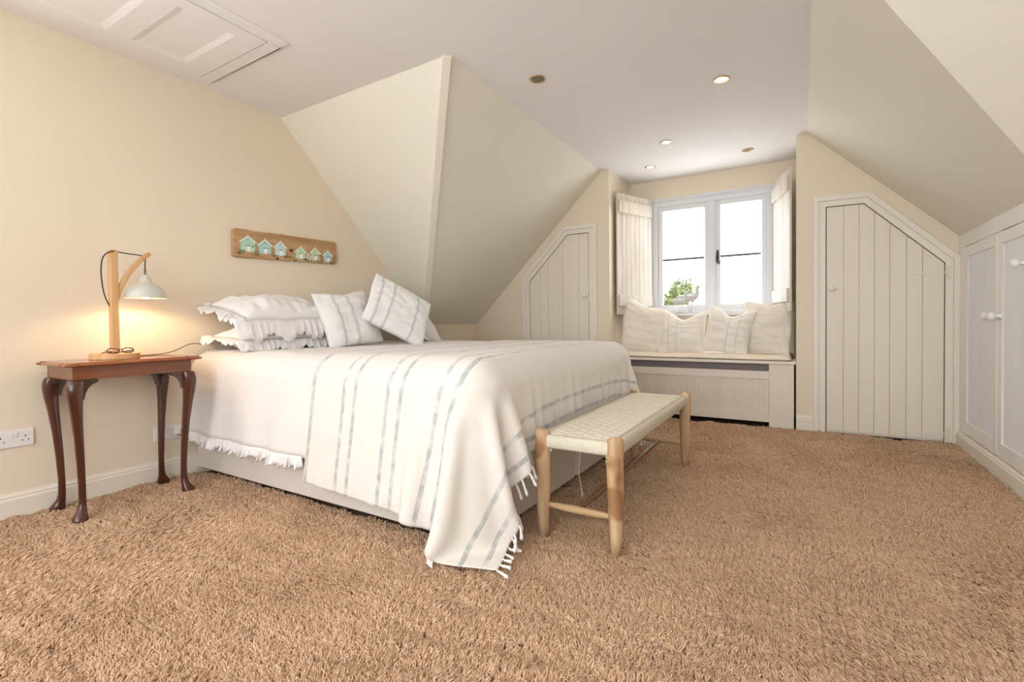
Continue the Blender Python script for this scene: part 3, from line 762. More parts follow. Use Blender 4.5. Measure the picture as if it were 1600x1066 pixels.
def weave():
    x0,x1,y0,y1=LX0+.012,LX1-.012,LY0+.012,LY1-.012
    wx=.021; wy=.029
    nx=int((x1-x0)/wx); ny=int((y1-y0)/wy); wx=(x1-x0)/nx; wy=(y1-y0)/ny
    gx=nx*8; gy=ny*16; xs=np.linspace(x0,x1,gx+1); ys=np.linspace(y0,y1,gy+1)
    X_,Y_=np.meshgrid(xs,ys,indexing='ij')
    i=np.clip(((X_-x0)/wx).astype(int),0,nx-1); j=np.clip(((Y_-y0)/wy).astype(int),0,ny-1)
    fx=(X_-x0)/wx-i; fy=(Y_-y0)/wy-j
    ph=(i+2*j)%4; over=ph<3            # crosswise cords float over three lengthwise ones, then dip
    run=(ph+fx)/3
    zc_=.0075*np.sqrt(np.clip(np.sin(math.pi*np.clip(run,0,1)),0,1))*np.clip((.5-np.abs(fy-.5))*9,0,1)**.5
    zl_=-.004+.005*np.sin(math.pi*fy)*np.clip((.5-np.abs(fx-.5))*8,0,1)**.5
    slot=np.where(np.abs(fy-.5)>.45,-.011,0)*over
    rib=np.where(over,.0007*np.cos(2*math.pi*fy*5),.0007*np.cos(2*math.pi*fx*4))
    edge=np.clip(np.minimum(np.minimum(X_-x0,x1-X_)/.03,np.minimum(Y_-y0,y1-Y_)/.03),0,1)
    Z_=np.where(over,zc_+slot,zl_)*edge+rib+.4235+.004*(1-edge)-.006*np.sin(math.pi*(X_-x0)/(x1-x0))*np.sin(math.pi*(Y_-y0)/(y1-y0))
    V=np.stack([X_,Y_,Z_],-1).reshape(-1,3); n=gy+1
    Fq=[(p*n+q,(p+1)*n+q,(p+1)*n+q+1,p*n+q+1) for p in range(gx) for q in range(gy)]
    mb=MB(); mb.v=[tuple(v) for v in V]; mb.f=Fq
    o=mb.build('woven_seat',M['cord'],t,smooth=True); s=o.modifiers.new('t','SOLIDIFY'); s.thickness=.006; s.offset=-1
weave()
for (x,y,z0,L) in ((LX0+.035,LY0+.005,.375,.02),(LX1-.033,LY0+.0,.375,.03),(-.86,2.02,.40,.30),(-.83,2.35,.40,.22)):
    rr=random.Random(int(y*100)); pts=[(x,y,z0)]
    for k in range(1,9): pts.append((x+.006*math.sin(k*1.1+y*9),y+.006*math.cos(k*.9),z0-L*k/8))
    if L>.1: pts+= [(x+.01,y+.004,z0-L-.008),(x+.012,y+.004,z0-L+.01),(x+.004,y,z0-L+.04)]
    MB().tube(pts,.0016 if L>.1 else .004,n=6).build('loose_cord_end',M['cord'],t,smooth=True)

# ------------------------------------------------------------ side table
t=thing('side_table','mahogany side table with cabriole legs against the left wall','table',(-3.02,1.09,0))
def top_outline(x0,x1,y0,y1,off):
    n=.055; c_=.032
    base=[(0,0)]
    pts=[]
    def corner(cx,cy,sx,sy,order):
        # pie-crust style corner with an inward step
        L=[(n*1.35,0),(n*1.2,c_*.25),(n*.95,c_*.38),(n*.75,c_*.18),(n*.35,-.004),(0,0)]
        A=[(cx+sx*a,cy+sy*b) for a,b in L]; B=[(cx+sx*b,cy+sy*a) for a,b in L[:-1]][::-1]
        q=A+B
        return q if order else q[::-1]
    pts+=corner(x0-off,y0-off,1,1,False)[::1]
    pts+=corner(x1+off,y0-off,-1,1,True)
    pts+=corner(x1+off,y1+off,-1,-1,False)
    pts+=corner(x0-off,y1+off,1,-1,True)
    return pts
tx0,tx1,ty0,ty1=-3.195,-2.822,.805,1.385
V=[];Fq=[]; layers=[(-.016,.7145),(-.005,.717),(.0,.722),(-.004,.727),(-.011,.729),(-.014,.7335)]
o0=None
for k,(of,z) in enumerate(layers):
    P=top_outline(tx0,tx1,ty0,ty1,of); n=len(P); V+=[(x,y,z) for x,y in P]
for k in range(len(layers)-1):
    for i in range(n): a_=k*n+i;b_=k*n+(i+1)%n; Fq.append((a_,b_,b_+n,a_+n))
Fq.append(tuple(range(n-1,-1,-1))); Fq.append(tuple(range((len(layers)-1)*n,len(layers)*n)))
mb=MB(); mb.v=V; mb.f=Fq; mb.build('tabletop',M['mahogtop'],t)
fx0,fx1,fy0,fy1=-3.175,-2.853,.842,1.342
M['mahogf']=wood('mahogany_frieze',(134,74,38),(92,44,20),axis=1,scale=16,rough=.3,coat=.4,bump=.05)
mb=MB().box(fx1-.02,fx1,fy0,fy1,.652,.7142).box(fx0,fx0+.02,fy0,fy1,.652,.7142).box(fx0+.02,fx1-.02,fy0,fy0+.02,.652,.7142).box(fx0+.02,fx1-.02,fy1-.02,fy1,.652,.7142)
mb.build('frieze',M['mahogf'],t,bevel=.002)
for sx,sy,cx,cy in ((-1,-1,fx0,fy0),(1,-1,fx1,fy0),(-1,1,fx0,fy1),(1,1,fx1,fy1)):
    # knee bulges outward, ankle swings back, foot flares
    prof=[(.6515,.026,.030,0),(.640,.032,.032,0),(.615,.038,.0325,0),(.585,.040,.030,0),(.545,.036,.0265,0),(.48,.027,.0215,0),(.38,.013,.0175,0),(.26,.001,.0155,0),(.15,-.006,.0138,0),(.075,-.006,.0145,0),(.045,.000,.0175,0),(.025,.012,.024,0),(.010,.020,.030,0),(-.02,.020,.028,0)]
    V=[];Fq=[];m_=12
    for z,of,r_,_ in prof:
        px=cx-sx*.030+sx*of*.55; py=cy-sy*.030+sy*of*.55
        for k in range(m_):
            q=2*math.pi*k/m_; ca,sa=math.cos(q),math.sin(q); e=.75
            V.append((px+math.copysign(abs(ca)**e,ca)*r_,py+math.copysign(abs(sa)**e,sa)*r_,z))
    # ear brackets beside the knee
    for i in range(len(prof)-1):
        for k in range(m_): a_=i*m_+k;b_=i*m_+(k+1)%m_; Fq.append((a_,b_,b_+m_,a_+m_))
    Fq.append(tuple(range(m_))); Fq.append(tuple(range((len(prof)-1)*m_,len(prof)*m_))[::-1])
    mb=MB(); mb.add(V,Fq)
    ear=[(0,.6515),(.075,.6515),(.073,.638),(.052,.628),(.036,.612),(.026,.59),(.02,.56),(0,.56)]
    mb.prism([(cx-sx*.004,cy-sy*(.022+a),z) for a,z in ear],(-sx*.024,0,0))
    mb.prism([(cx-sx*(.022+a*.85),cy-sy*.004,z) for a,z in ear],(0,-sy*.024,0))
    mb.build('leg',M['mahog'],t,smooth=False,subd=0)
for o in t.children:
    if o.name.startswith('leg'):
        for p in o.data.polygons: p.use_smooth=True
        e=o.modifiers.new('edge','EDGE_SPLIT'); e.split_angle=R(50)

# ------------------------------------------------------------ lamp
lx,ly,tz=-3.02,1.062,.7337
t=thing('table_lamp','wooden table lamp with pale enamel dome shade, lit, on the mahogany table','lamp',(lx,ly,tz))
MB().lathe([(.100,0),(.103,.002),(.103,.026),(.101,.028)],Matrix.Translation((lx,ly,tz)),n=48).build('base',M['ash'],t)
py=1.062
MB().box(lx-.018,lx+.018,py-.018,py+.018,tz+.028,1.292).build('post',M['ash'],t,bevel=.006)
pts=[]
for i in range(15):
    f=i/14; pts.append((lx,(1-f)**2*(py+.010)+2*f*(1-f)*1.112+f*f*1.226,(1-f)**2*1.03+2*f*(1-f)*1.20+f*f*1.292))
V=[];Fq=[];
P=[Vector(p) for p in pts]
for i,p in enumerate(P):
    tg=(P[min(i+1,14)]-P[max(i-1,0)]).normalized(); nn=Vector((0,-tg.z,tg.y))
    for a_,b_ in ((-1,-1),(1,-1),(1,1),(-1,1)): V.append(p+Vector((1,0,0))*a_*.012+nn*b_*.011)
for i in range(14):
    for k in range(4): a_=i*4+k;b_=i*4+(k+1)%4; Fq.append((a_,b_,b_+4,a_+4))
Fq+=[(3,2,1,0),(56,57,58,59)]
MB().add(V,Fq).build('arm',M['ash'],t,bevel=.004)
sy_,sz=1.203,1.048
prof=[(.098,0),(.095,.004),(.091,.022),(.081,.045),(.064,.062),(.046,.077),(.033,.084),(.028,.090),(.026,.100),(.024,.108),(.018,.114),(.014,.122),(.011,.128)]
sh=MB().lathe(prof,Matrix.Translation((lx,sy_,sz)),n=40,closed=False).build('lamp_shade',M['shade'],t,smooth=True)
inner=[(.0975,.0006)]+[(r_-.003,z-.001) for r_,z in prof[1:6]]+[(.01,.072)]
MB().lathe(inner,Matrix.Translation((lx,sy_,sz)),n=40,closed=False).build('shade_lining',M['shadein'],sh,smooth=True)
MB().sphere((lx,sy_,sz+.022),.024,n=10).lathe([(.012,.045),(.013,.072)],Matrix.Translation((lx,sy_,sz)),n=12).build('bulb',emit('warm_bulb',(255,206,140),22),t,smooth=True)
hk=[(lx,sy_,sz+.128),(lx,sy_+.008,sz+.134),(lx,sy_+.009,sz+.146),(lx,sy_+.003,sz+.156),(lx,sy_-.005,sz+.154),(lx,sy_-.009,sz+.144),(lx,sy_-.007,sz+.134),(lx,sy_,sz+.128)]
MB().tube(hk,.0018,n=6).build('hook_ring',M['chrome'],t,smooth=True)
def flex(pts,name,par,r_=.0026,tw=True):
    # smooth a polyline then wind two strands
    P=[Vector(p) for p in pts]
    for _ in range(3):
        Q=[P[0]]
        for a_,b_ in zip(P,P[1:]): Q+=[a_.lerp(b_,.25),a_.lerp(b_,.75)]
        P=Q+[P[-1]]
    if not tw: return MB().tube(P,r_,n=6).build(name,M['cable'],par,smooth=True)
    # resample
    L=[0]
    for a_,b_ in zip(P,P[1:]): L.append(L[-1]+(b_-a_).length)
    n=max(8,int(L[-1]/.0025)); mb=MB()
    for ph in (0,math.pi):
        out=[]
        for i in range(n+1):
            s=L[-1]*i/n; k=max(0,min(len(P)-2,int(np.searchsorted(L,s))-1)); f=(s-L[k])/max(1e-9,L[k+1]-L[k])
            p=P[k].lerp(P[k+1],f); tg=(P[k+1]-P[k]).normalized(); u=Vector((1,0,0)); u=(u-tg*u.dot(tg)).normalized(); w_=tg.cross(u)
            q=ph+s/.009*math.pi; out.append(p+(u*math.cos(q)+w_*math.sin(q))*.0018)
        mb.tube(out,.0017,n=5)
    return mb.build(name,M['cable'],par,smooth=True)
flex([(lx,sy_,sz+.128),(lx,sy_,1.23),(lx,1.207,1.262),(lx,1.19,1.278),(lx,1.15,1.278),(lx,1.08,1.283),(lx+.02,1.062,1.284),(lx+.02,1.04,1.278),(lx+.005,1.02,1.255),(lx,1.012,1.20),(lx,1.015,1.12),(lx,1.025,1.05),(lx,1.044,1.005)],'flex',t)
flex([(lx-.08,ly+.055,tz+.004),(lx-.10,ly+.14,tz+.003),(lx-.12,ly+.24,tz+.003),(lx-.165,ly+.315,tz+.008),(lx-.17,ly+.36,tz+.02),(lx-.17,ly+.44,tz+.06),(lx-.175,ly+.50,tz+.05)],'power_cord',t,r_=.0022,tw=False)
bl=bpy.data.lights.new('lamp_bulb_light','SPOT'); bl.energy=6; bl.color=(1,.76,.48); bl.spot_size=R(158); bl.spot_blend=.25; bl.shadow_soft_size=.03
bo=bpy.data.objects.new('lamp_bulb_light',bl); COL.objects.link(bo); bo.location=(lx,sy_,sz+.006)

# spectacles on the lamp base
t=thing('spectacles','folded tortoiseshell spectacles lying on the round lamp base','spectacles',(lx+.05,ly+.02,tz+.029))
g0=Vector((lx+.066,ly,tz+.0315))
mb=MB()
for s in (-1,1):
    c_=g0+Vector((0,s*.031,.012)); P=[c_+Vector((-.004*math.sin(q),.025*math.cos(q),.013*math.sin(q))) for q in np.linspace(0,2*math.pi,21)]
    mb.tube(P,.0026,n=7,caps=False)
mb.tube([g0+Vector((0,-.007,.016)),g0+Vector((0,0,.019)),g0+Vector((0,.007,.016))],.0025,n=6)
mb.build('spectacle_frame',M['tort'],t,smooth=True)
for s in (-1,1):
    P=[g0+Vector((0,s*.056,.014)),g0+Vector((-.012,s*.060,.012)),g0+Vector((-.03,s*.02,.004)),g0+Vector((-.034-s*.004,-s*.04,.003)),g0+Vector((-.03-s*.004,-s*.066,.0035+.0*s))]
    MB().tube(P,.0022,n=6).build('temple_arm',M['tort'],t,smooth=True)
for s in (-1,1):
    c_=g0+Vector((0,s*.031,.012)); 
    MB().prism([c_+Vector((-.004*math.sin(q),.023*math.cos(q),.011*math.sin(q))) for q in np.linspace(0,2*math.pi,17)[:-1]],(.001,0,0)).build('lens',M['glass'],t)

# ------------------------------------------------------------ sockets
def socket(y0,y1,z0,z1,label,plug=False):
    t=thing('wall_socket',label,'socket',(XH,(y0+y1)/2,z0),'double sockets on the left wall')
    MB().box(XH+.0003,XH+.010,y0,y1,z0,z1).build('face_plate',M['socket'],t,bevel=.003)
    yc=(y0+y1)/2
    for k in (-1,1):
        MB().box(XH+.0102,XH+.0135,yc+k*.0085-.006,yc+k*.0085+.006,z1-.034,z1-.014).build('rocker_switch',M['socket'],t,bevel=.001)
        c_=yc+k*.042; mb=MB()
        mb.box(XH+.0101,XH+.0106,c_-.002,c_+.002,z0+.046,z0+.054)
        for q in (-.011,.011): mb.box(XH+.0101,XH+.0106,c_+q-.0035,c_+q+.0035,z0+.028,z0+.032)
        if not (plug and k==1): mb.build('pin_holes',M['black'],t)
    return t
socket(.652,.798,.328,.410,'white double socket with empty holes at the far left of the wall')
t=socket(1.305,1.451,.228,.311,'white double socket with a plug in it behind the table legs',True)
p=thing('plug','small white three-pin plug in the socket behind the table','plug',(XH+.0108,1.415,.265))
MB().box(XH+.0108,XH+.036,1.396,1.434,.250,.290).build('plug_body',M['socket'],p,bevel=.008)
flex([(XH+.03,1.415,.252),(XH+.04,1.43,.240),(XH+.045,1.50,.245),(XH+.05,1.50,.25),(XH+.05,1.512,.26)],'plug_cord',p,r_=.0022,tw=False)

# ------------------------------------------------------------ beach hut plaque
t=thing('beach_hut_plaque','long driftwood plaque painted with six little beach huts above the pillows','plaque',(XH,2.185,1.45))
SL=.030/.824
def pq(y,z): return (XH+.0+0,y,z+(y-1.77)*SL)
rr=random.Random(4); n=40; out=[]
for i in range(n+1): y=1.772+.824*i/n; out.append((y,1.350+.0012*math.sin(i*.9)+rr.uniform(-.0015,.0015)+(.010 if i in(0,n) else 0)))
for i in range(n,-1,-1): y=1.772+.824*i/n; out.append((y,1.540-.012*(i/n)+.001*math.sin(i*.5)+rr.uniform(-.0015,.0015)-(.012 if i in(0,n) else 0)))
MB().prism([(XH+.0005,y,z+(y-1.77)*SL) for y,z in out],(.022,0,0)).build('plank',M['drift'],t,bevel=.004)
hx=XH+.0225
cols=[(186,226,196),(178,218,208),(204,226,222),(190,232,184),(204,226,176),(180,218,214)]
Mw=mat('hut_white_paint',(246,246,242),.6); Mg=mat('flower_green_paint',(96,112,60),.8,var=.5,vscale=60); Mk=mat('plank_knot',(110,62,30),.8)
Mgrey=mat('hut_grey_paint',(108,116,112),.7); Mpink=mat('flower_pink_paint',(242,232,236),.7)
def flat(pts,x,dx=.002): return [(x,y,z+(y-1.77)*SL) for y,z in pts],(dx,0,0)
for i,(yc,w_,zb,zt) in enumerate(((1.872,.098,1.392,1.492),(1.992,.090,1.386,1.480),(2.108,.082,1.382,1.478),(2.270,.080,1.372,1.456),(2.396,.072,1.368,1.458),(2.510,.074,1.362,1.446))):
    col=mat('hut_paint',cols[i],.7,var=.12,vscale=120,stretch=(1,.1,1)); a0,a1=yc-w_/2,yc+w_/2; ze=zt-.030
    pts,d=flat([(a0,zb),(a1,zb),(a1,ze),(yc,zt),(a0,ze)],hx); h_=MB().prism(pts,d).build('beach_hut',col,t)
    mb=MB(); 
    for s in (-1,1):
        pts,d=flat([(yc,zt+.007),(yc+s*(w_/2+.012),ze-.006),(yc+s*(w_/2+.009),ze-.012),(yc,zt-.002)],hx+.0021); mb.prism(pts,d)
    pts,d=flat([(yc-.0015,zt),(yc+.0015,zt),(yc+.0015,zt+.016),(yc-.0015,zt+.016)],hx+.0021); mb.prism(pts,d)
    mb.build('hut_roof',Mw,h_)
    dy=.004; dw=.024
    pts,d=flat([(yc-dw/2+dy,zb),(yc+dw/2+dy,zb),(yc+dw/2+dy,zb+.036),(yc-dw/2+dy,zb+.036)],hx+.0021,.001); MB().prism(pts,d).build('hut_door',Mw,h_)
    pts,d=flat([(yc-dw/2-.002,zb+.036),(yc+dw/2+.008,zb+.036),(yc+dw/2+.006,zb+.041),(yc-dw/2,zb+.041)],hx+.0021,.0015)
    MB().prism(pts,d).build('door_lintel',Mgrey,h_); mb=MB(); pts,d=flat([(yc-.004,zt-.020),(yc+.004,zt-.020),(yc,zt-.008)],hx+.0021,.001); mb.prism(pts,d); mb.build('gable_mark',Mgrey,h_)
    if i in(0,4): mb=MB(); pts,d=flat([(a1-.018,zb+.03),(a1-.010,zb+.03),(a1-.010,zb+.042),(a1-.018,zb+.042)],hx+.0021,.001); mb.prism(pts,d); mb.build('hut_window',Mgrey,h_)
mb=MB(); mp=MB()
for yc,zc_ in ((1.808,1.385),(1.825,1.378),(1.835,1.39),(1.915,1.385),(1.93,1.375),(1.945,1.388),(2.05,1.38),(2.065,1.372),(2.15,1.372),(2.168,1.385),(2.18,1.372),(2.22,1.358),(2.30,1.366),(2.325,1.36),(2.345,1.362),(2.42,1.362),(2.445,1.358),(2.46,1.372),(2.54,1.362),(2.56,1.357)):
    for k in range(7):
        y=yc+rr.uniform(-.012,.012); z=zc_+rr.uniform(-.01,.01); s=rr.uniform(.003,.0055)
        pts,d=flat([(y-s,z),(y,z-s*.6),(y+s,z),(y,z+s)],hx+rr.uniform(0,.0005)+.002,.001); mb.prism(pts,d)
mb.build('painted_foliage',Mg,t)
for yc,zc_,s in ((2.332,1.405,.010),(2.325,1.385,.009),(2.345,1.373,.009),(2.352,1.392,.007)):
    pts,d=flat([(yc+s*math.cos(q),zc_+s*math.sin(q)) for q in np.linspace(0,2*math.pi,11)[:-1]],hx+.003,.001); MB().prism(pts,d).build('painted_rose',Mpink,t)
for yc in (1.795,1.806,1.818,1.938,1.948,2.046,2.054,2.180,2.19,2.20,2.215,2.44,2.448,2.455,2.565):
    z=1.445-.012*(yc-1.8)*4*.3-.01*(yc>2.2); s=.0032
    pts,d=flat([(yc-s,z),(yc,z-s),(yc+s,z),(yc,z+s)],hx+.001,.001); MB().prism(pts,d).build('painted_bunting',Mpink,t)
for yc,zc_ in ((1.92,1.492),(2.035,1.478),(2.07,1.48),(2.30,1.458),(2.31,1.45),(2.47,1.435)):
    pts,d=flat([(yc-.012,zc_+.003),(yc,zc_-.003),(yc+.012,zc_+.004),(yc,zc_)],hx+.001,.001); MB().prism(pts,d).build('painted_gull',Mpink,t)
mb=MB()
for yc,zc_,s in ((2.195,1.428,.017),(2.085,1.358,.012)):
    pts,d=flat([(yc+s*math.cos(q),zc_+s*.8*math.sin(q)) for q in np.linspace(0,2*math.pi,17)[:-1]],hx,.0008); MB().prism(pts,d).build('knot',Mk,t)

# ------------------------------------------------------------ loft hatch
t=thing('loft_hatch','cream panelled loft hatch set flush in the ceiling above the table','loft hatch',(-2.74,.9,H))
hx0,hx1,hy1,hy0=-3.082,-2.404,1.530,-.25
g_=.006
mb=MB().box(hx0-.035,hx0-g_,hy0-.08,hy1+.075,H-.008,H).box(hx1+g_,hx1+.075,hy0-.08,hy1+.075,H-.008,H).box(hx0-g_,hx1+g_,hy1+g_,hy1+.075,H-.008,H).box(hx0-g_,hx1+g_,hy0-.08,hy0-g_,H-.008,H)
mb.build('hatch_frame',M['ceil'],t,bevel=.003)
panels=[(1.145,1.412),(.47,1.045),(-.14,.37)]; pa,pb=-2.985,-2.475
mb=MB().box(hx0,pa,hy0,hy1,H-.011,H-.001).box(pb,hx1,hy0,hy1,H-.011,H-.001)
es=[hy1]+[q for p_ in panels for q in p_[::-1]]+[hy0]
for a_,b_ in zip(es[0::2],es[1::2]): mb.box(pa,pb,b_,a_,H-.011,H-.001)
hd=mb.build('hatch_door',M['ceil'],t)
mb=MB()
for y0,y1 in panels:
    w_=.032
    for q in (((pa,y0),(pb,y0),(pb-w_,y0+w_),(pa+w_,y0+w_)),((pb,y0),(pb,y1),(pb-w_,y1-w_),(pb-w_,y0+w_)),((pb,y1),(pa,y1),(pa+w_,y1-w_),(pb-w_,y1-w_)),((pa,y1),(pa,y0),(pa+w_,y0+w_),(pa+w_,y1-w_))):
        vs=[(q[0][0],q[0][1],H-.011),(q[1][0],q[1][1],H-.011),(q[2][0],q[2][1],H-.0035),(q[3][0],q[3][1],H-.0035)]; mb.add(vs,[(0,1,2,3)])
mb.build('panel_moulding',M['ceil'],hd)
mb=MB()
for y0,y1 in panels: mb.box(pa+.005,pb-.005,y0+.005,y1-.005,H-.004,H-.0005)
mb.build('hatch_panel',M['ceil'],hd)
MB().box(hx0,hx1,hy1,hy1+.006,H-.004,H-.0003).box(hx0-.006,hx0,hy0,hy1+.006,H-.004,H-.0003).box(hx1,hx1+.006,hy0,hy1+.006,H-.004,H-.0003).build('gap_shade_strip',M['dark'],t)  # dark strips, the shade of the hatch gap put into their colour

# ------------------------------------------------------------ downlights
Mlit=emit('downlight_glow',(255,226,180),9); Moff=mat('downlight_lens',(120,112,100),.3)
dl=[(-1.386,2.643,0,'unlit ceiling downlight near the sloping wall corner above the bed'),(-.422,3.259,1,'lit ceiling downlight nearest the camera, the largest glowing one'),
 (-.964,4.145,1,'lit ceiling downlight in the middle of the dormer ceiling'),(-1.253,4.728,1,'lit ceiling downlight just above the left window shutter'),(-.40,4.72,0,'unlit ceiling downlight near the right window shutter'),
 (-1.0,.5,1,'added unseen fill downlight above the middle of the main room'),(.9,-.6,1,'added unseen fill downlight over the right side of the main room'),(-.1,-.9,1,'added unseen fill downlight near the added back window')]  # last three are out of view, added to fill the room with light
for x,y,lit,lab in dl:
    t=thing('downlight',lab,'downlight',(x,y,H),'recessed downlights in the ceiling')
    MB().lathe([(.048,0),(.050,-.002),(.047,-.006),(.037,-.005),(.034,.0)],Matrix.Translation((x,y,H)),n=32,closed=False).build('trim_ring',M['brass'],t,smooth=True)
    MB().lathe([(.034,-.0035),(.020,-.0040),(.001,-.0042)],Matrix.Translation((x,y,H)),n=24,closed=False).build('lens',Mlit if lit else Moff,t,smooth=True)
    if lit:
        l=bpy.data.lights.new('downlight_beam','SPOT'); l.energy=15 if y<2 else 7; l.color=(1,.86,.68); l.spot_size=R(105); l.spot_blend=.9; l.shadow_soft_size=.035
        o=bpy.data.objects.new('downlight_beam',l); COL.objects.link(o); o.location=(x,y,H-.012)

# ------------------------------------------------------------ fitted cupboards on the right
t=thing('fitted_cupboard','white panelled fitted cupboard under the right slope beside the eaves door','cupboard',(XC,3.4,0))
ye=YE-.62; yt=H-K*(XC-XR)-.004
mb=MB().box(XC-.0,XC+.02,ye,YD-.03,.0,.098).box(XC,XC+.02,ye,YD-.001,1.386,yt).box(XC,XC+.02,4.425,YD-.001,.098,1.386).box(XC,XC+.02,3.765,3.782,.098,1.386).box(XC,XC+.02,3.07,3.10,.098,1.386)
mb.box(XC,XC+.03,ye-.02,ye,0,yt)
mb.build('carcass',M['white'],t,bevel=.002)
MB().box(XC+.04,XC+.06,ye+.10,YD-.01,0,1.28).build('cupboard_back',M['dark'],t)
def cup_door(y0,y1,z0,z1,knobs,lab):
    st=.058; d=MB(); xf=XC-.004
    d.box(xf,xf+.02,y0,y0+st,z0,z1).box(xf,xf+.02,y1-st,y1,z0,z1).box(xf,xf+.02,y0+st,y1-st,z0,z0+.085).box(xf,xf+.02,y0+st,y1-st,z1-.07,z1)
    o=d.build('cupboard_door',M['white'],t,bevel=.0025); sub(o,lab)
    mb=MB(); n=4 if len(knobs)>1 else 3
    for i in range(n):
        a_=y0+st+(y1-y0-2*st)*i/n; b_=y0+st+(y1-y0-2*st)*(i+1)/n; mb.box(xf+.009,xf+.014,a_+.0008,b_-.0008,z0+.08,z1-.065)
    mb.box(xf+.013,xf+.017,y0+st-.003,y1-st+.003,z0+.08,z1-.065)
    mb.build('door_panel',M['wash2'],o)
    for ky,kz in knobs:
        T=Matrix.Translation((xf,ky,kz))@Matrix.Rotation(R(-90),4,'Y')
        MB().lathe([(.021,0),(.022,.003),(.012,.008),(.009,.018),(.013,.024),(.021,.030),(.0245,.040),(.023,.048),(.014,.055),(.002,.057)],T,n=28).build('knob',M['white'],o,smooth=True)
M['wash2']=mat('brushed_white_paint',(240,241,244),.45,var=.04,vscale=20,bump=.06,bscale=60,stretch=(1,1,.05))
cup_door(3.786,4.421,.104,1.381,[(3.850,.905)],'narrow cupboard door next to the eaves door')
cup_door(3.104,3.761,.104,1.381,[(3.722,.905),(3.38,1.17)],'cupboard door at the right edge of the photo')
skirt('baseboard_cupboard',(XC,ye,0),(XC,YD-.0,0),(-1,0,0),h=.098)

# ------------------------------------------------------------ wading bird figures on the sill
def wader(x,y,s,label,beak):
    t=thing('bird_figure',label,'ornament',(x,y,.973),'wading bird figures on the window sill')
    z0=.9735; bz=z0+.13*s
    P=[(-.105,.012,.004),(-.085,.010,.012),(-.05,.002,.024),(-.01,-.004,.031),(.03,-.001,.030),(.052,.010,.024),(.062,.030,.017),(.064,.05,.013)]
    P2=[(.064,.05,.013),(.064,.068,.013),(.067,.082,.016),(.074,.090,.0165),(.084,.090,.011),(.09,.089,.005)]
    allp=P+P2[1:]
    V=MB().tube([(x+a*s,y,bz+b_*s) for a,b_,r_ in allp],[r_*s*1.0 for a,b_,r_ in allp],n=14)
    # flatten sideways a little
    V.v=[(v[0],y+(v[1]-y)*.75,v[2]) for v in V.v]
    V.build('body',M['bird'],t,smooth=True)
    MB().tube([(x+.086*s,y,bz+.090*s),(x+(.086+beak)*s,y,bz+.087*s)],[.0035*s,.0012],n=8).build('beak',M['bird'],t,smooth=True)
    for q in (-.008,.012): MB().tube([(x+(.005+q)*s,y+q*.5,bz-.02*s),(x+(.005+q)*s,y+q*.5,z0+.008)],.0018,n=6).build('leg',M['wire'],t,smooth=True)
    MB().box(x-.03*s,x+.045*s,y-.018,y+.018,z0,z0+.008).build('plinth',M['bird'],t,bevel=.002)
wader(-.985,5.195,1.22,'taller grey carved wading bird with long beak on the window sill',.062)
wader(-1.075,5.165,.95,'smaller grey carved wading bird in front of the taller one on the sill',.05)

# ------------------------------------------------------------ tree outside
t=thing('garden_tree','leafy green tree top seen outside through the lower left window pane','tree',(-2.6,12.3,-3.5))
rr=random.Random(9)
mb=MB()
mb.tube([(-2.6,12.3,-3.5),(-2.6,12.3,-1.5),(-2.55,12.3,0),(-2.6,12.3,1.0)],[.16,.13,.09,.03],n=8)
cl=[]
for k in range(44):
    a_=rr.uniform(0,2*math.pi); r_=rr.uniform(.05,.85); h_=rr.uniform(-.2,1.75)
    q=(-2.6+r_*math.cos(a_)*(1.1-.35*max(0,h_)),12.3+r_*math.sin(a_)*.8,h_)
    cl.append(q); mb.tube([(-2.57,12.3,h_-.7),((q[0]-2.57)/2,12.3+(q[1]-12.3)/2,h_-.3),q],[.03,.018,.006],n=5)
mb.build('trunk',M['bark'],t,smooth=True)
V=[];Fq=[]
for c_ in cl:
    for k in range(170):
        d=Vector((rr.gauss(0,1),rr.gauss(0,1),rr.gauss(0,1))).normalized()*rr.uniform(.03,.25)
        p=Vector(c_)+d; e=Vector((rr.uniform(-1,1),rr.uniform(-1,1),rr.uniform(-1,1))).normalized(); f_=e.orthogonal().normalized(); s=rr.uniform(.030,.052)
        n=len(V); V+=[p-e*s*1.5,p+f_*s*.7,p+e*s*1.5,p-f_*s*.7]; Fq.append((n,n+1,n+2,n+3))
mb=MB(); mb.v=[tuple(v) for v in V]; mb.f=Fq; mb.build('foliage',M['leaf'],t)

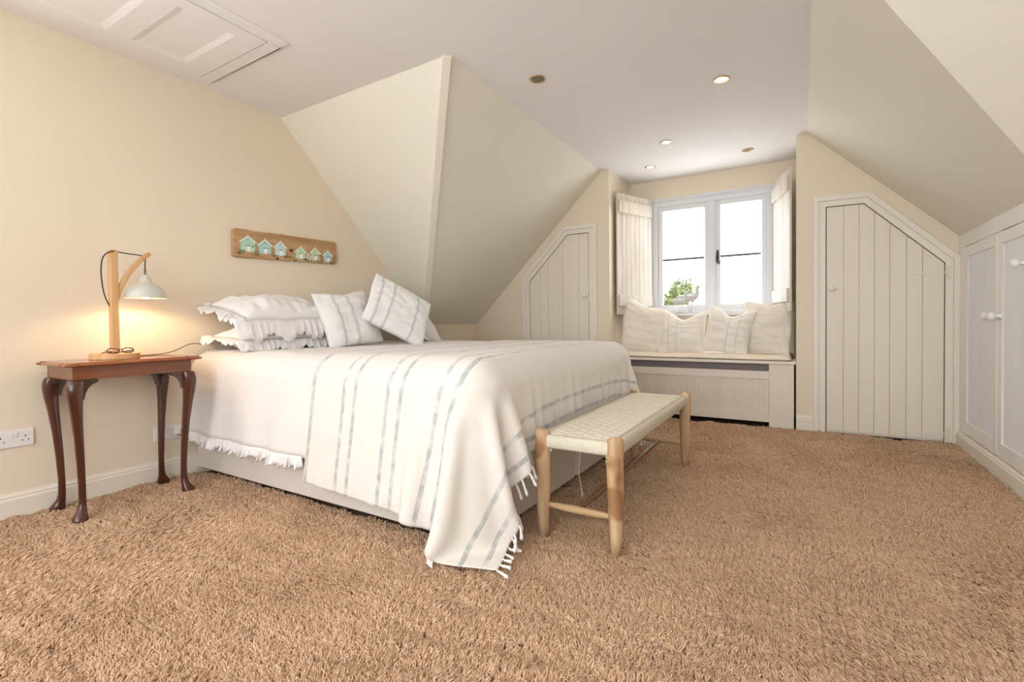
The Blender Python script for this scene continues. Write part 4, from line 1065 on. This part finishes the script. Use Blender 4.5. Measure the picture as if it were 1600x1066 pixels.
# ------------------------------------------------------------ shag carpet pile
def carpet():
    rg=np.random.default_rng(11)
    P=[];Wd=[]
    def region(x0,x1,y0,y1,dens,rad,ln):
        n=int((x1-x0)*(y1-y0)*dens); xy=np.stack([rg.uniform(x0,x1,n),rg.uniform(y0,y1,n)],1); return xy,np.full(n,rad),np.full(n,ln)
    xy=rg.uniform([XH+.02,-.6],[2.0,YD-.02],size=(2200000,2))
    xy=xy[~((xy[:,0]>XC-.02)&(xy[:,1]>ye-.04))]
    f=np.array([F0.x,F0.y]); r_=np.array([R0.x,R0.y])
    D=xy@f; S=xy@r_
    vis=(D>.75)&(np.abs(S)<D*1.22+.25)
    xy=xy[vis];D=D[vis]
    # thin with distance
    dens_full=2200000/((2.0-XH)*(YD+.6)); want=np.interp(D,[.9,1.6,2.4,3.5,6],[70000,56000,34000,18000,11000])
    keep=rg.random(len(xy))<want/dens_full; xy=xy[keep];D=D[keep]; 
    bed=(xy[:,0]<-1.12)&(xy[:,1]>1.56); xy=xy[~bed];D=D[~bed]
    want=np.interp(D,[.9,1.6,2.4,3.5,6],[70000,56000,34000,18000,11000])
    rad=.00165*np.sqrt(70000/want)
    n=len(xy)
    # lay direction from smooth noise
    G=260; gx=np.linspace(XH-.2,2.2,G); gy=np.linspace(-.8,YD+.2,G)
    A=np.zeros((G,G));B=np.zeros((G,G));C_=np.zeros((G,G))
    for i,x in enumerate(gx):
        for j,y in enumerate(gy):
            A[i,j]=noise.noise(Vector((x*1.1,y*1.1,3)))*1.3+noise.noise(Vector((x*2.6,y*2.6,8)))*1.5
            B[i,j]=1.3*noise.noise(Vector((x*4+y*2,y*13-x*3,21)))+.9*noise.noise(Vector((x*9+y*5,y*26-x*5,31)))
            C_[i,j]=noise.noise(Vector((x*3,y*3,41)))
    def samp(Gd):
        u=(xy[:,0]-gx[0])/(gx[-1]-gx[0])*(G-1); v=(xy[:,1]-gy[0])/(gy[-1]-gy[0])*(G-1)
        i=u.astype(int);j=v.astype(int);fu=u-i;fv=v-j
        return Gd[i,j]*(1-fu)*(1-fv)+Gd[i+1,j]*fu*(1-fv)+Gd[i,j+1]*(1-fu)*fv+Gd[i+1,j+1]*fu*fv
    ang=samp(A)+2.3+rg.normal(0,.45,n); hgt=samp(B); cl_=samp(C_)
    lay=np.clip(.64+.22*cl_-.16*hgt+rg.normal(0,.12,n),.2,.92)
    L=.024*(1+.42*hgt)*np.where(hgt<-.62,.55,1)*rg.uniform(.8,1.15,n)*np.interp(D,[0,2.5,6],[1,1,.95])
    # tufts lock together in little clumps that part from their neighbours
    cs=.021; ci=np.floor(xy/cs).astype(int); hsh=(ci[:,0]*73856093)^(ci[:,1]*19349663)
    r1=((hsh*1103515245+12345)&0x7fffffff)/0x7fffffff; r2=((hsh*69069+1)&0x7fffffff)/0x7fffffff; r3=((hsh*22695477+7)&0x7fffffff)/0x7fffffff
    ang=ang+(r1-.5)*.9; L=L*(.86+.28*r2); lay=np.clip(lay+(r3-.5)*.24,.2,.93)
    cen=(ci+.5+np.stack([r2-.5,r3-.5],1)*.6)*cs; pull=(cen-xy)*.42
    d=np.stack([np.cos(ang),np.sin(ang)],1)
    pts=np.zeros((n,4,3)); zz=[0,.45,.8,1.0]; hh=[0,.18,.55,1.0]
    for k in range(4):
        q=hh[k]*L*lay; pts[:,k,:2]=xy+d*q[:,None]+pull*hh[k]+rg.normal(0,.0012,(n,2))*k*.6
        pts[:,k,2]=-.022+zz[k]*L*np.sqrt(1-lay**2)*(1 if k<3 else .96)
    # keep clear of the walls
    pts[:,:,0]=np.where(pts[:,:,1]>ye-.03,np.clip(pts[:,:,0],XH+.019,XC-.02),np.maximum(pts[:,:,0],XH+.019)); pts[:,:,1]=np.minimum(pts[:,:,1],YD-.004)
    cu=bpy.data.hair_curves.new('carpet_pile'); cu.add_curves([4]*n)
    cu.attributes['position'].data.foreach_set('vector',pts.reshape(-1).astype(np.float32))
    ra=np.stack([rad,rad*1.05,rad*.95,rad*.45],1).reshape(-1).astype(np.float32)
    at=cu.attributes.get('radius') or cu.attributes.new('radius','FLOAT','POINT'); at.data.foreach_set('value',ra)
    cr=cu.attributes.new('tone','FLOAT','CURVE'); cr.data.foreach_set('value',np.clip(.5+rg.normal(0,.22,n)+.25*samp(C_),0,1).astype(np.float32))
    m_=bpy.data.materials.new('tan_wool_pile'); m_.use_nodes=True; N=m_.node_tree.nodes; Lk=m_.node_tree.links; Pn=N['Principled BSDF']
    Pn.inputs['Roughness'].default_value=.85; Pn.inputs['Specular IOR Level'].default_value=.25
    A_=N.new('ShaderNodeAttribute'); A_.attribute_name='tone'; rp=N.new('ShaderNodeValToRGB')
    rp.color_ramp.elements[0].color=(*s2l((174,138,106)),1); rp.color_ramp.elements[1].color=(*s2l((220,188,158)),1)
    Lk.new(A_.outputs['Fac'],rp.inputs[0]); Lk.new(rp.outputs[0],Pn.inputs['Base Color'])
    cu.materials.append(m_)
    o=bpy.data.objects.new('carpet_pile',cu); COL.objects.link(o)
    tag(o,'tan shaggy wool carpet pile covering the whole bedroom floor','carpet',kind='stuff')
    print('pile strands',n)
carpet()
